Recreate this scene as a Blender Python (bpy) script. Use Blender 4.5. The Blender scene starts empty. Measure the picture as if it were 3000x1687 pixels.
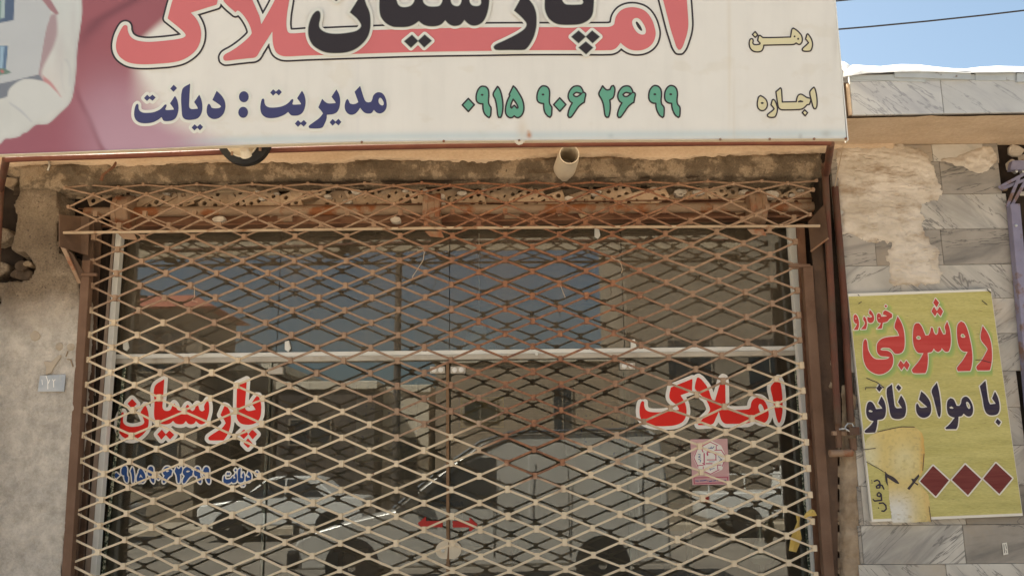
import bpy, math, random
import numpy as np
from mathutils import Matrix, Vector
R = math.radians
random.seed(7)
sc = bpy.context.scene
C = sc.collection
# ------------------------------------------------------------------ camera
FPX = 2560.0                       # focal length in pixels of the 3000 px wide photograph
CAM = np.array([0.0, -4.93, 1.6])
YAW, PITCH, ROLL = R(0.8), R(11.45), R(-0.6)
cam_d = bpy.data.cameras.new('camera'); cam_d.sensor_width = 36.0
cam_d.lens = FPX / 3000 * 36.0; cam_d.clip_start = 0.05; cam_d.clip_end = 2000
cam = bpy.data.objects.new('camera', cam_d); C.objects.link(cam)
MW = Matrix.Rotation(YAW, 4, 'Z') @ Matrix.Rotation(R(90) + PITCH, 4, 'X') @ Matrix.Rotation(ROLL, 4, 'Z')
MW.translation = Vector(CAM)
cam.matrix_world = MW
sc.camera = cam
RM = np.array(MW.to_3x3())
# ------------------------------------------------------------------ world, sun, exposure
TO_SUN = Vector((-0.50, 0.36, 0.80)).normalized()
w = bpy.data.worlds.new('World'); sc.world = w; w.use_nodes = True
wn = w.node_tree.nodes; wl = w.node_tree.links
bg = wn['Background']; bg.inputs[1].default_value = 0.072
sky = wn.new('ShaderNodeTexSky'); sky.sky_type = 'NISHITA'; sky.sun_disc = False
sky.sun_elevation = math.asin(TO_SUN.z); sky.sun_rotation = math.atan2(TO_SUN.x, TO_SUN.y)
sky.air_density = 1.0; sky.dust_density = 6.5; sky.ozone_density = 0.6; sky.altitude = 900
tint = wn.new('ShaderNodeMix'); tint.data_type = 'RGBA'; tint.blend_type = 'MULTIPLY'; tint.inputs[0].default_value = 1; tint.inputs[7].default_value = (.95, 1.0, .90, 1)
wl.new(sky.outputs[0], tint.inputs[6]); wl.new(tint.outputs[2], bg.inputs[0])
sun_d = bpy.data.lights.new('sun', 'SUN'); sun_d.energy = 5.0; sun_d.angle = R(0.5); sun_d.color = (1.0, 0.90, 0.76)
sun = bpy.data.objects.new('sun', sun_d); C.objects.link(sun)
sun.rotation_euler = (-TO_SUN).to_track_quat('-Z', 'Y').to_euler(); sun.location = (-6, 2, 12)
vs = sc.view_settings
vs.view_transform = 'Standard'; vs.look = 'None'; vs.gamma = 1; vs.use_curve_mapping = False
vs.exposure = 1.84
sc.cycles.max_bounces = 8; sc.cycles.transparent_max_bounces = 12
sc.cycles.use_denoising = True

# ------------------------------------------------------------------ measuring: photo pixel on a plane Y = const
def ray(px, py):
    px = np.asarray(px, float); py = np.asarray(py, float)
    d = np.stack([(px - 1500) / FPX, -(py - 843.5) / FPX, -np.ones_like(px * 1.0)], -1)
    return d @ RM.T
def P(px, py, Y):
    d = ray(px, py); Y = np.asarray(Y, float)
    t = (Y - CAM[1]) / d[..., 1]
    return CAM + d * t[..., None]
GLASS = 0.33
def V(px, py, Y):      # a point seen mirrored in the glass, standing at depth Y in the street
    p = P(px, py, 2 * GLASS - Y); p[..., 1] = Y
    return p
def PX(px, py, Y): return float(P(px, py, Y)[0])
def PZ(px, py, Y): return float(P(px, py, Y)[2])

# ------------------------------------------------------------------ numpy noise and polygon fields
def vnoise(x, y, seed=0):
    xi = np.floor(x).astype(np.int64); yi = np.floor(y).astype(np.int64)
    fx = x - xi; fy = y - yi; fx = fx * fx * (3 - 2 * fx); fy = fy * fy * (3 - 2 * fy)
    def h(a, b):
        n = (a * 374761393 + b * 668265263 + seed * 1442695041) & 0xffffffff
        n = ((n ^ (n >> 13)) * 1274126177) & 0xffffffff
        return ((n ^ (n >> 16)) & 0xffff) / 65535.0
    return ((h(xi, yi) * (1 - fx) + h(xi + 1, yi) * fx) * (1 - fy) + (h(xi, yi + 1) * (1 - fx) + h(xi + 1, yi + 1) * fx) * fy)
def fbm(x, y, seed=0, oct=4):
    a = 0; s = 0; k = 1.0
    for o in range(oct):
        a = a + vnoise(x * 2 ** o, y * 2 ** o, seed + o * 17) * k; s += k; k *= .55
    return a / s * 2 - 1
def smooth_poly(pts, n=5):
    pts = [np.array(p, float) for p in pts]; m = len(pts)
    if m < 5: return pts
    corner = []
    for i in range(m):
        a = pts[i] - pts[i - 1]; b = pts[(i + 1) % m] - pts[i]
        la = np.linalg.norm(a) + 1e-9; lb = np.linalg.norm(b) + 1e-9
        corner.append(float(a @ b) / (la * lb) < 0.60)
    out = []
    for i in range(m):
        p1 = pts[i]; p2 = pts[(i + 1) % m]
        L = np.linalg.norm(p2 - p1)
        def tan(j):
            return (pts[(j + 1) % m] - pts[j - 1])
        def unit(v): return v / (np.linalg.norm(v) + 1e-9)
        t1 = (p2 - p1) if corner[i] else unit(tan(i)) * L
        t2 = (p2 - p1) if corner[(i + 1) % m] else unit(tan((i + 1) % m)) * L
        for k in range(n):
            s = k / n
            out.append((2 * s ** 3 - 3 * s * s + 1) * p1 + (s ** 3 - 2 * s * s + s) * t1 + (-2 * s ** 3 + 3 * s * s) * p2 + (s ** 3 - s * s) * t2)
    return out
class Field:
    """signed distance (negative inside) of a union of polygons, on a pixel grid"""
    def __init__(self, groups, step=1.5, pad=20, strokes=(), bbox=None):
        allp = np.array([p for g in groups for c in g for p in c] + [p for s, r in strokes for p in s])
        x0, y0 = allp.min(0) - pad; x1, y1 = allp.max(0) + pad
        if bbox: x0, y0, x1, y1 = bbox
        self.x = np.arange(x0, x1 + step, step); self.y = np.arange(y0, y1 + step, step)
        self.pad = pad; self.X, self.Y = np.meshgrid(self.x, self.y)
        self.d = np.full(self.X.shape, float(pad))
        for g in groups:
            d = np.full(self.X.shape, float(pad)); ins = np.zeros(self.X.shape, bool)
            for c in g:
                c = np.array(c); self._segs(c, np.roll(c, -1, 0), d)
                for a, b in zip(c, np.roll(c, -1, 0)):
                    lo, hi = min(a[1], b[1]), max(a[1], b[1])
                    j0 = np.searchsorted(self.y, lo, 'left'); j1 = np.searchsorted(self.y, hi, 'left')
                    if j1 > j0:
                        xi = a[0] + (self.y[j0:j1] - a[1]) / (b[1] - a[1]) * (b[0] - a[0])
                        ins[j0:j1] ^= self.x[None, :] < xi[:, None]
            self.d = np.minimum(self.d, np.where(ins, -d, d))
        for s, r in strokes:
            d = np.full(self.X.shape, float(pad)); s = np.array(s, float); self._segs(s[:-1], s[1:], d)
            self.d = np.minimum(self.d, d - r)
    def _segs(self, A, B, d):
        for a, b in zip(A, B):
            i0 = np.searchsorted(self.x, min(a[0], b[0]) - self.pad); i1 = np.searchsorted(self.x, max(a[0], b[0]) + self.pad)
            j0 = np.searchsorted(self.y, min(a[1], b[1]) - self.pad); j1 = np.searchsorted(self.y, max(a[1], b[1]) + self.pad)
            if i1 <= i0 or j1 <= j0: continue
            X = self.X[j0:j1, i0:i1] - a[0]; Y = self.Y[j0:j1, i0:i1] - a[1]
            v = b - a; t = np.clip((X * v[0] + Y * v[1]) / (v @ v + 1e-12), 0, 1)
            q = np.hypot(X - t * v[0], Y - t * v[1])
            np.minimum(d[j0:j1, i0:i1], q, out=d[j0:j1, i0:i1])
    def fill(self, level=0.0):
        """pieces covering field < level, in pixel coordinates: verts, faces"""
        D = self.d - level; x = self.x; y = self.y
        V_ = []; F_ = []; idx = {}
        def vid(k, p):
            i = idx.get(k)
            if i is None: i = idx[k] = len(V_); V_.append(p)
            return i
        I = D < 0
        full = I[:-1, :-1] & I[:-1, 1:] & I[1:, :-1] & I[1:, 1:]
        some = (I[:-1, :-1] | I[:-1, 1:] | I[1:, :-1] | I[1:, 1:]) & ~full
        for j in range(full.shape[0]):
            row = full[j]; e = np.flatnonzero(np.diff(np.concatenate([[0], row.astype(int), [0]])))
            for a, b in zip(e[::2], e[1::2]):
                F_.append([vid((a, j), (x[a], y[j])), vid((b, j), (x[b], y[j])), vid((b, j + 1), (x[b], y[j + 1])), vid((a, j + 1), (x[a], y[j + 1]))])
        for j, i in zip(*np.nonzero(some)):
            cs = [(i, j), (i + 1, j), (i + 1, j + 1), (i, j + 1)]; f = []
            for k in range(4):
                a = cs[k]; b = cs[(k + 1) % 4]; da = D[a[1], a[0]]; db = D[b[1], b[0]]
                if da < 0: f.append(vid(a, (x[a[0]], y[a[1]])))
                if (da < 0) != (db < 0):
                    t = da / (da - db); key = (min(a, b), max(a, b), 1)
                    f.append(vid(key, (x[a[0]] + t * (x[b[0]] - x[a[0]]), y[a[1]] + t * (y[b[1]] - y[a[1]]))))
            if len(f) >= 3: F_.append(f)
        return np.array(V_), F_
def parse(txt, crops):
    groups = []; strokes = []; ox, oy, s = 0, 0, 1.0
    for chunk in txt.split('|'):
        toks = chunk.split(); cont = []; kind = 'p'; rad = 0; raw = False
        for t in toks:
            if t[0] == '@': ox, oy, s = crops[t[1:]]
            elif t[0] == '!': kind = 'h'
            elif t[0] == '=': raw = True
            elif t[0] == '~': kind = 's'; rad = float(t[1:])
            elif t[0] == 'o':                       # ellipse  ocx,cy,rx,ry
                cx, cy, rx, ry = map(float, t[1:].split(','))
                cont = [(ox + (cx + rx * math.cos(a)) / s, oy + (cy + ry * math.sin(a)) / s) for a in np.linspace(0, 2 * math.pi, 17)[:-1]]; raw = True
            else:
                a, b = t.split(','); cont.append((ox + float(a) / s, oy + float(b) / s))
        if not cont: continue
        if kind == 's': strokes.append((cont, rad)); continue
        c = cont if raw else smooth_poly(cont)
        if kind == 'h' and groups: groups[-1].append(c)
        else: groups.append([c])
    return groups, strokes

# ------------------------------------------------------------------ objects
class MB:
    def __init__(s): s.v = []; s.f = []
    def add(s, v, f):
        n = len(s.v); s.v += [tuple(map(float, p)) for p in v]; s.f += [[i + n for i in q] for q in f]; return s
    def box(s, a, b):
        x0, y0, z0 = [min(p, q) for p, q in zip(a, b)]; x1, y1, z1 = [max(p, q) for p, q in zip(a, b)]
        v = [(x0, y0, z0), (x1, y0, z0), (x1, y1, z0), (x0, y1, z0), (x0, y0, z1), (x1, y0, z1), (x1, y1, z1), (x0, y1, z1)]
        return s.add(v, [(0, 3, 2, 1), (4, 5, 6, 7), (0, 1, 5, 4), (1, 2, 6, 5), (2, 3, 7, 6), (3, 0, 4, 7)])
    def bar(s, p, q, wx, wy):                       # upright-ish bar between two points, wx wide, wy deep
        p = np.array(p, float); q = np.array(q, float)
        v = [];
        for c in (p, q):
            for dx, dy in ((-1, -1), (1, -1), (1, 1), (-1, 1)): v.append(c + np.array([dx * wx / 2, dy * wy / 2, 0]))
        return s.add(v, [(3, 2, 1, 0), (4, 5, 6, 7), (0, 1, 5, 4), (1, 2, 6, 5), (2, 3, 7, 6), (3, 0, 4, 7)])
    def tube(s, pts, r, n=8, closed=False, caps=True, squash=1.0, ref=(0, 1, 0)):
        pts = [np.array(p, float) for p in pts]; m = len(pts)
        rr = r if hasattr(r, '__len__') else [r] * m
        rings = []
        ref = np.array(ref, float)
        for i in range(m):
            if closed: t = pts[(i + 1) % m] - pts[i - 1]
            else: t = pts[min(i + 1, m - 1)] - pts[max(i - 1, 0)]
            t = t / (np.linalg.norm(t) + 1e-12)
            u = np.cross(ref, t)
            if np.linalg.norm(u) < 0.2: u = np.cross((0.3, 0.1, 1.0), t)
            u /= np.linalg.norm(u); w_ = np.cross(t, u)
            rings.append([pts[i] + rr[i] * (math.cos(a) * u + math.sin(a) * w_ * squash) for a in [2 * math.pi * (k + .5) / n for k in range(n)]])
        v = [p for g in rings for p in g]; f = []
        for i in range(m if closed else m - 1):
            a = i * n; b = ((i + 1) % m) * n
            for k in range(n): f.append((a + k, a + (k + 1) % n, b + (k + 1) % n, b + k))
        if caps and not closed: f.append(tuple(range(n))[::-1]); f.append(tuple((m - 1) * n + k for k in range(n)))
        return s.add(v, f)
    def prism(s, poly, d):                          # poly: 3D loop, d: offset vector
        n = len(poly); d = np.array(d, float); p = [np.array(q, float) for q in poly]
        f = [tuple(range(n)), tuple(range(2 * n - 1, n - 1, -1))]
        f += [(i, i + n, (i + 1) % n + n, (i + 1) % n) for i in range(n)]
        return s.add(p + [q + d for q in p], f)
    def lathe(s, base, axis, prof, n=20):           # prof: (distance along axis, radius)
        base = np.array(base, float); ax = np.array(axis, float); ax /= np.linalg.norm(ax)
        u = np.cross(ax, (0.0, 0.3, 1.0)); u /= np.linalg.norm(u); w_ = np.cross(ax, u); v = []; f = []
        for h, r in prof:
            for k in range(n):
                a = 2 * math.pi * k / n; v.append(base + ax * h + r * (math.cos(a) * u + math.sin(a) * w_))
        for i in range(len(prof) - 1):
            for k in range(n): f.append((i * n + k, i * n + (k + 1) % n, (i + 1) * n + (k + 1) % n, (i + 1) * n + k))
        return s.add(v, f)
def tag(o, label=None, cat=None, group=None, kind=None):
    if label: o['label'] = label
    if cat: o['category'] = cat
    if group: o['group'] = group
    if kind: o['kind'] = kind
    return o
def thing(name, loc, label, cat, group=None):
    o = bpy.data.objects.new(name, None); o.location = [float(c) for c in loc]; o.empty_display_size = .1
    C.objects.link(o); return tag(o, label, cat, group)
def world_loc(o):
    p = Vector((0, 0, 0))
    while o is not None: p = p + o.location; o = o.parent
    return p
def mesh(name, v, f, m, smooth=False, bevel=0):
    me = bpy.data.meshes.new(name); me.from_pydata([tuple(map(float, p)) for p in v], [], [list(map(int, q)) for q in f])
    if m is not None: me.materials.append(m)
    if smooth: me.polygons.foreach_set('use_smooth', [True] * len(me.polygons))
    me.validate(); me.update(); return me
def obj(name, mb, m, parent=None, smooth=False, bevel=0, label=None, cat=None, group=None, kind=None, origin=None):
    v = np.array(mb.v, float); f = mb.f
    if parent is None:
        o0 = np.array([(v[:, 0].min() + v[:, 0].max()) / 2, (v[:, 1].min() + v[:, 1].max()) / 2, v[:, 2].min()]) if origin is None else np.array(origin, float)
    else: o0 = np.zeros(3) if origin is None else np.array(origin, float)
    me = mesh(name, v - o0, f, m, smooth)
    o = bpy.data.objects.new(name, me); C.objects.link(o)
    if parent is not None:
        o.parent = parent; o.location = Vector(o0) - world_loc(parent)
    else: o.location = Vector(o0)
    if bevel:
        b = o.modifiers.new('bevel', 'BEVEL'); b.width = bevel; b.segments = 2; b.limit_method = 'ANGLE'; b.angle_limit = R(40)
    if smooth and hasattr(me, 'set_sharp_from_angle'): me.set_sharp_from_angle(angle=R(42))
    return tag(o, label, cat, group, kind)
def instance(src, name, loc, parent, rot=None, scale=None):
    o = src.copy(); o.name = name; C.objects.link(o); o.parent = parent
    o.location = Vector(loc) - world_loc(parent)
    if rot is not None: o.rotation_euler = rot
    if scale is not None: o.scale = scale
    return o
def flat(name, field, level, Y, m, parent, label=None):      # flat print or vinyl on the plane Y
    v, f = field.fill(level)
    if len(v) == 0: return None
    mb = MB(); mb.add(P(v[:, 0], v[:, 1], Y), [q[::-1] for q in f])
    return obj(name, mb, m, parent, label=label)

# ------------------------------------------------------------------ materials
def new_mat(name):
    m = bpy.data.materials.new(name); m.use_nodes = True
    return m, m.node_tree.nodes, m.node_tree.links, m.node_tree.nodes['Principled BSDF']
def rgba(c): return (c[0], c[1], c[2], 1)
def mk(name, c1, c2=None, scale=6, detail=6, rough=.7, metal=0, bump=0, bscale=None, stretch=(1, 1, 1), c3=None, s3=2.0, t3=(.55, .7), spec=.18, rand=0.0, rot=(0, 0, 0), contrast=(.35, .65), speck=None, fine=0.0):
    m, n, l, b = new_mat(name)
    b.inputs['Roughness'].default_value = rough; b.inputs['Metallic'].default_value = metal
    b.inputs['Specular IOR Level'].default_value = spec
    tc = n.new('ShaderNodeTexCoord'); mp = n.new('ShaderNodeMapping'); mp.inputs['Scale'].default_value = stretch; mp.inputs['Rotation'].default_value = rot
    vec = tc.outputs['Object']
    if rand:
        oi = n.new('ShaderNodeObjectInfo'); mu = n.new('ShaderNodeVectorMath'); mu.operation = 'SCALE'; mu.inputs[0].default_value = (17, 31, 23)
        l.new(oi.outputs['Random'], mu.inputs['Scale']); ad = n.new('ShaderNodeVectorMath'); l.new(vec, ad.inputs[0]); l.new(mu.outputs[0], ad.inputs[1]); vec = ad.outputs[0]
    l.new(vec, mp.inputs[0])
    col = None
    if c2 is None: col_out = None; b.inputs['Base Color'].default_value = rgba(c1)
    def noise(sc_, det, v=mp.outputs[0], r=.55):
        t = n.new('ShaderNodeTexNoise'); t.inputs['Scale'].default_value = sc_; t.inputs['Detail'].default_value = det; t.inputs['Roughness'].default_value = r
        l.new(v, t.inputs['Vector']); return t.outputs['Fac']
    def ramp(fac, a, b_):
        r_ = n.new('ShaderNodeMapRange'); r_.inputs['From Min'].default_value = a; r_.inputs['From Max'].default_value = b_; l.new(fac, r_.inputs['Value']); return r_.outputs[0]
    def mix(fac, A, B, mode='MIX'):
        x = n.new('ShaderNodeMix'); x.data_type = 'RGBA'; x.blend_type = mode
        if isinstance(fac, float): x.inputs[0].default_value = fac
        else: l.new(fac, x.inputs[0])
        for sock, val in ((x.inputs[6], A), (x.inputs[7], B)):
            if isinstance(val, tuple): sock.default_value = rgba(val)
            else: l.new(val, sock)
        return x.outputs[2]
    out = None
    if c2 is not None:
        out = mix(ramp(noise(scale, detail), *contrast), c1, c2)
        if c3 is not None: out = mix(ramp(noise(s3, 8, r=.65), *t3), out, c3)
        if speck is not None:
            cs, ss, ts = speck; out = mix(ramp(noise(ss, 3), ts, ts + .04), out, cs)
        if fine:
            out = mix(float(fine), out, ramp(noise(scale * 18, 3), .2, .8), 'OVERLAY')
        l.new(out, b.inputs['Base Color'])
    if rand:
        oi2 = n.new('ShaderNodeObjectInfo'); hv = n.new('ShaderNodeHueSaturation'); mr = n.new('ShaderNodeMapRange')
        mr.inputs['To Min'].default_value = 1 - rand; mr.inputs['To Max'].default_value = 1 + rand; l.new(oi2.outputs['Random'], mr.inputs['Value'])
        l.new(mr.outputs[0], hv.inputs['Value'])
        if out is not None: l.new(out, hv.inputs['Color'])
        else: hv.inputs['Color'].default_value = rgba(c1)
        l.new(hv.outputs[0], b.inputs['Base Color'])
    if bump:
        bp = n.new('ShaderNodeBump'); bp.inputs['Strength'].default_value = bump; bp.inputs['Distance'].default_value = .01
        l.new(noise(bscale or scale * 6, 8, r=.6), bp.inputs['Height']); l.new(bp.outputs[0], b.inputs['Normal'])
    return m
# ------------------------------------------------------------------ lettering outlines (measured from enlarged views of the photograph)
CR = dict(T1=(310, 0, 6.44), T2=(630, 0, 6.44), T3=(870, 0, 6.44), T4=(1230, 0, 6.44), T5=(1530, 0, 8.05), T6=(1760, 0, 8.05),
          B1=(380, 240, 6.44), B2=(750, 240, 6.44), P1=(1340, 235, 7.576), P2=(1660, 235, 7.156), C1=(2180, 70, 10.733), C2=(2180, 240, 10.733),
          G1=(320, 1080, 6.0375), G2=(540, 1080, 5.573), G4=(1850, 1080, 7.246), G5=(2070, 1080, 7.244),
          Y1=(2480, 840, 5.365), Y2=(2700, 840, 5.365), Y3=(2510, 1090, 7.244), Y4=(2720, 1090, 7.244), Y5=(2480, 1230, 4.674), Y6=(2680, 1330, 6.9),
          S=(0, 0, 3.15), K=(2010, 1270, 9.053), N=(60, 980, 7.245), D=(1150, 1450, 6.114))
RED_TOP = """@T1 1250,35 1165,355 1430,570 1500,650 1505,690 1440,725 1200,765 850,795 700,790 560,760 470,700 425,620 410,560 408,510 395,488 365,480 330,495 280,570 225,690 195,820 195,930 230,1030 300,1110 420,1180 560,1210 750,1218 1000,1205 1230,1185 1430,1140 1580,1060 1700,950 1770,820 1797,680 1790,560 1750,440 1690,340 1600,245 2090,95 2110,0 2130,-260 1290,-60
| @T2 150,-60 180,50 385,240 420,205 460,220 540,300 620,420 670,530 690,610 685,650 600,745 450,870 300,970 190,1030 155,1080 160,1130 200,1152 400,1130 620,1105 770,1080 850,960 950,800 1083,595 1085,760 1110,900 1160,1000 1250,1055 1350,1070 @T3 130,1055 1000,1025 @T4 0,985 1300,965 @T5 160,1192 1300,1190 2080,1190 2200,1150 2270,1080 @T6 465,1015 540,1080 640,1150 750,1190 880,1198 1000,1180 1130,1120 1230,1020 1280,900 1295,780 1270,650 1220,500 1130,350 1020,250 880,195 740,178 600,195 480,250 400,330 350,420 325,540 310,590 240,630 160,645 @T5 400,650 @T4 1100,525 0,550 @T3 1430,575 160,628 @T2 1700,620 1420,635 1370,600 1350,520 1345,430 1360,250 1400,0 1430,-300 1230,-300 1130,0 870,470 840,320 790,200 700,0 600,-200 300,-300
| ! @T6 740,560 760,470 840,430 920,460 1000,560 1050,660 1065,760 1040,815 970,825 880,790 800,700
| @T6 1470,0 1560,350 1650,700 1730,950 1780,1100 1830,1180 1880,1180 1930,1110 1990,950 2040,780 2065,600 2055,350 2030,0 2000,-400 1800,-450 1400,-300"""
BLACK_TOP = """@T3 420,225 440,280 430,380 415,450 420,520 470,580 560,625 700,645 850,640 1000,620 1120,590 1190,540 1215,490 1190,430 1120,340 1000,240 1150,0 1180,-80 1250,-80 1300,80 1360,220 1383,380 1375,560 1330,700 1240,820 1100,930 930,990 720,1005 540,990 400,930 290,840 225,700 215,550 240,420 290,300 345,235 390,213
| @T3 740,28 830,-60 740,-150 650,-60
| @T3 1560,-60 1560,200 1590,330 1680,440 1800,505 1900,515 2080,510 2200,470 2300,400 @T4 20,435 80,475 180,500 300,498 400,465 480,385 540,450 620,490 690,492 770,465 840,380 900,440 970,480 1050,487 1130,460 1200,400 1260,280 1300,100 1305,-60 1140,-60 1160,60 1130,110 1060,125 980,105 940,50 920,-60 800,-60 780,60 740,115 690,125 630,105 590,60 565,-60 440,-60 420,50 380,110 330,130 180,130 110,100 60,40 45,-60 @T3 2245,-60 2200,60 2140,120 2030,145 1940,125 1890,60 1865,-60
| @T4 1920,-60 1850,80 1780,205 1880,290 1960,370 2015,450 2000,520 1930,590 1800,670 1600,770 1430,850 1395,890 1410,930 1460,948 1700,947 1960,945 2010,920 2080,830 2150,690 2190,530 2200,400 2190,250 2140,110 2060,0 2020,-60
| @T5 540,-60 535,200 570,330 630,440 720,520 820,570 950,590 1200,590 1350,575 1480,530 1600,440 1660,320 1680,150 1690,-60 1380,-60 1440,40 1430,90 1380,118 1060,120 990,90 940,20 900,-60
| = @T5 1160,875 1330,730 1495,872 1330,1025 | = 1500,872 1650,730 1825,875 1660,1025 | = 1330,1130 1500,990 1670,1130 1505,1285
| = @T3 2025,785 2170,665 2285,780 2150,905 | = 2285,778 2410,660 2540,775 2400,900"""
BLUE_TOP = """@B1 145,415 165,440 165,490 185,545 240,580 330,588 450,575 560,530 620,480 660,435 690,430 695,455 670,515 690,535 830,528 825,500 760,410 855,265 900,360 918,470 910,580 870,680 800,730 700,745 640,735 600,665 540,715 440,765 320,785 200,775 120,725 85,640 90,530 115,440
| = 270,310 330,245 375,290 430,245 490,298 430,362 375,318 325,365 | = 765,130 830,58 893,122 825,192
| 1140,35 1120,440 1125,485 1160,515 1285,510 1275,475 1215,385 1312,245 1355,350 1370,480 1350,600 1290,685 1200,715 1080,718 1010,680 983,590 990,150
| = 1168,865 1225,803 1275,850 1328,798 1385,855 1325,918 1275,868 1220,922
| 1640,172 1730,260 1790,360 1805,460 1780,580 1720,660 1640,700 1560,700 1490,660 1455,590 1455,500 1475,430 1500,415 1525,450 1545,490 1610,503 1690,495 1725,470 1700,440 1560,345
| o2153,285,92,105 | o2140,578,92,105
| @B2 135,315 155,340 160,390 180,445 240,482 340,488 450,475 550,440 620,390 670,335 700,330 703,360 685,420 700,433 850,428 840,400 775,312 868,168 915,260 935,380 920,490 880,580 810,630 720,642 660,630 605,570 540,620 420,670 300,688 190,675 110,610 82,510 90,410 110,335
| = 268,207 325,143 375,190 432,140 488,197 430,260 378,212 322,265 | = 732,790 793,725 845,775 902,722 958,780 900,848 845,798 792,852
| 1518,143 1570,250 1588,360 1575,480 1530,570 1460,610 1370,622 1335,625 1330,700 1295,790 1240,870 1020,880 992,860 1000,830 1080,770 1200,680 1265,600 1240,560 1175,485 1248,323 1310,385 1370,410 1505,405 1495,380 1425,285
| = 1388,767 1447,703 1500,755 1555,700 1612,760 1555,825 1500,775 1445,830
| 1965,78 2010,230 2060,360 2110,390 2170,380 2190,340 2215,260 2270,210 2330,200 2390,225 2440,300 2465,400 2460,490 2420,560 2350,598 2280,585 2222,530 2180,590 2120,602 2060,590 2010,550 1965,490 1920,560 1860,610 1790,625 1720,590 1680,520 1675,440 1700,350 1725,325 1745,350 1770,410 1830,425 1890,412 1930,385 1860,190
| ! 2310,350 2325,308 2355,303 2390,350 2410,400 2405,440 2380,452 2340,430 2315,390"""
def shift(txt, dx, dy):
    out = []
    for t in txt.split():
        if t[0].isdigit() or t[0] == '-': a, b = t.split(','); out.append('%g,%g' % (float(a) + dx, float(b) + dy))
        elif t[0] == 'o': a, b, c, d = t[1:].split(','); out.append('o%g,%g,%s,%s' % (float(a) + dx, float(b) + dy, c, d))
        else: out.append(t)
    return ' '.join(out)
NINE1 = "575,140 640,160 685,220 697,320 690,430 695,520 720,575 745,610 745,700 735,790 705,835 660,810 600,740 570,640 565,530 490,520 435,480 415,400 430,290 470,200 520,150 | ! o550,330,15,6"
NINE2 = "1865,118 1930,140 1975,200 1990,300 1980,430 1995,510 2040,570 2045,660 2035,760 2010,785 1950,740 1900,650 1875,560 1870,490 1800,480 1740,430 1722,350 1735,240 1780,160 1825,125 | ! o1850,300,15,6"
SIX = "225,125 290,145 340,220 345,262 375,265 400,300 385,380 370,470 330,490 250,560 160,690 90,780 50,785 28,740 45,640 80,550 120,480 75,450 38,380 35,310 70,220 140,145 | ! 140,305 200,262 270,275 318,282 270,320 215,350 160,335"
PHONE = {
 '0': "= @P1 243,412 375,550 243,700 110,555", '9': "@P1 " + NINE1,
 '1': "@P1 890,145 930,190 975,310 1005,480 1010,620 985,780 960,830 915,830 895,770 875,600 840,430 795,315",
 '5': "@P1 1240,135 1290,180 1370,300 1440,430 1475,580 1465,700 1420,790 1350,835 1300,825 1262,795 1220,830 1160,835 1100,790 1068,710 1075,590 1110,460 1165,345 1150,320 | ! 1238,425 1190,540 1182,605 1205,625 1240,580 1265,565 1290,590 1320,625 1345,620 1340,580 1290,490",
 '6': "@P2 " + SIX, '2': "@P2 755,125 800,180 850,210 910,200 945,130 985,120 1010,180 1005,270 975,370 905,420 915,520 910,650 880,770 845,785 810,750 790,640 770,510 730,400 675,295 720,190"}
GREEN_TOP = ' | '.join([PHONE['0'], PHONE['9'], PHONE['1'], PHONE['5'], "@P1 " + shift(NINE1, 1350, -7), "= @P1 2270,398 2408,545 2275,695 2137,548",
    PHONE['6'], PHONE['2'], "@P2 " + shift(SIX, 1040, 0), "@P2 " + NINE2, "@P2 " + shift(NINE2, 333, 0)])
CREAM_1 = """@C1 235,475 275,490 285,550 275,610 310,655 390,665 480,650 505,620 470,580 425,530 460,390 495,370 540,400 600,440 1460,425 1480,300 1505,180 1545,145 1620,185 1720,270 1800,370 1830,480 1815,590 1760,655 1700,650 1635,610 1560,655 1200,665 620,680 605,760 560,850 480,885 390,890 280,860 200,780 165,680 165,570 190,500 | ! o1588,405,9,9 | ! o1700,480,8,14
| = 345,255 430,350 350,435 262,345 | 2005,325 2060,390 2120,500 2150,620 2140,740 2100,840 2060,865 1900,870 1840,850 1830,800 1870,750 1960,670 2025,605 1990,550 1935,490 1960,390 1975,340"""
CREAM_2 = """@C2 2195,175 2230,230 2270,380 2295,600 2285,780 2250,850 2200,850 2165,780 2120,600 2065,340 2120,240
| 520,440 610,490 690,570 730,680 720,790 670,870 590,910 510,895 440,830 415,720 425,600 460,480 | ! o570,672,26,10
| 920,560 970,600 1020,720 1045,850 1030,980 990,1080 950,1115 800,1120 740,1090 735,1040 800,980 880,920 945,855 900,790 845,730 870,630 890,570
| 1140,195 1170,230 1185,400 1200,640 1640,630 1660,520 1710,420 1790,395 1870,430 1960,490 2080,530 2095,560 2080,640 2050,715 1980,730 1920,790 1840,850 1740,875 1200,885 1130,860 1080,800 1050,650 1000,320 | ! = 1710,630 1765,603 1840,625
| = 1905,885 1995,975 1920,1075 1830,970"""
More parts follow.
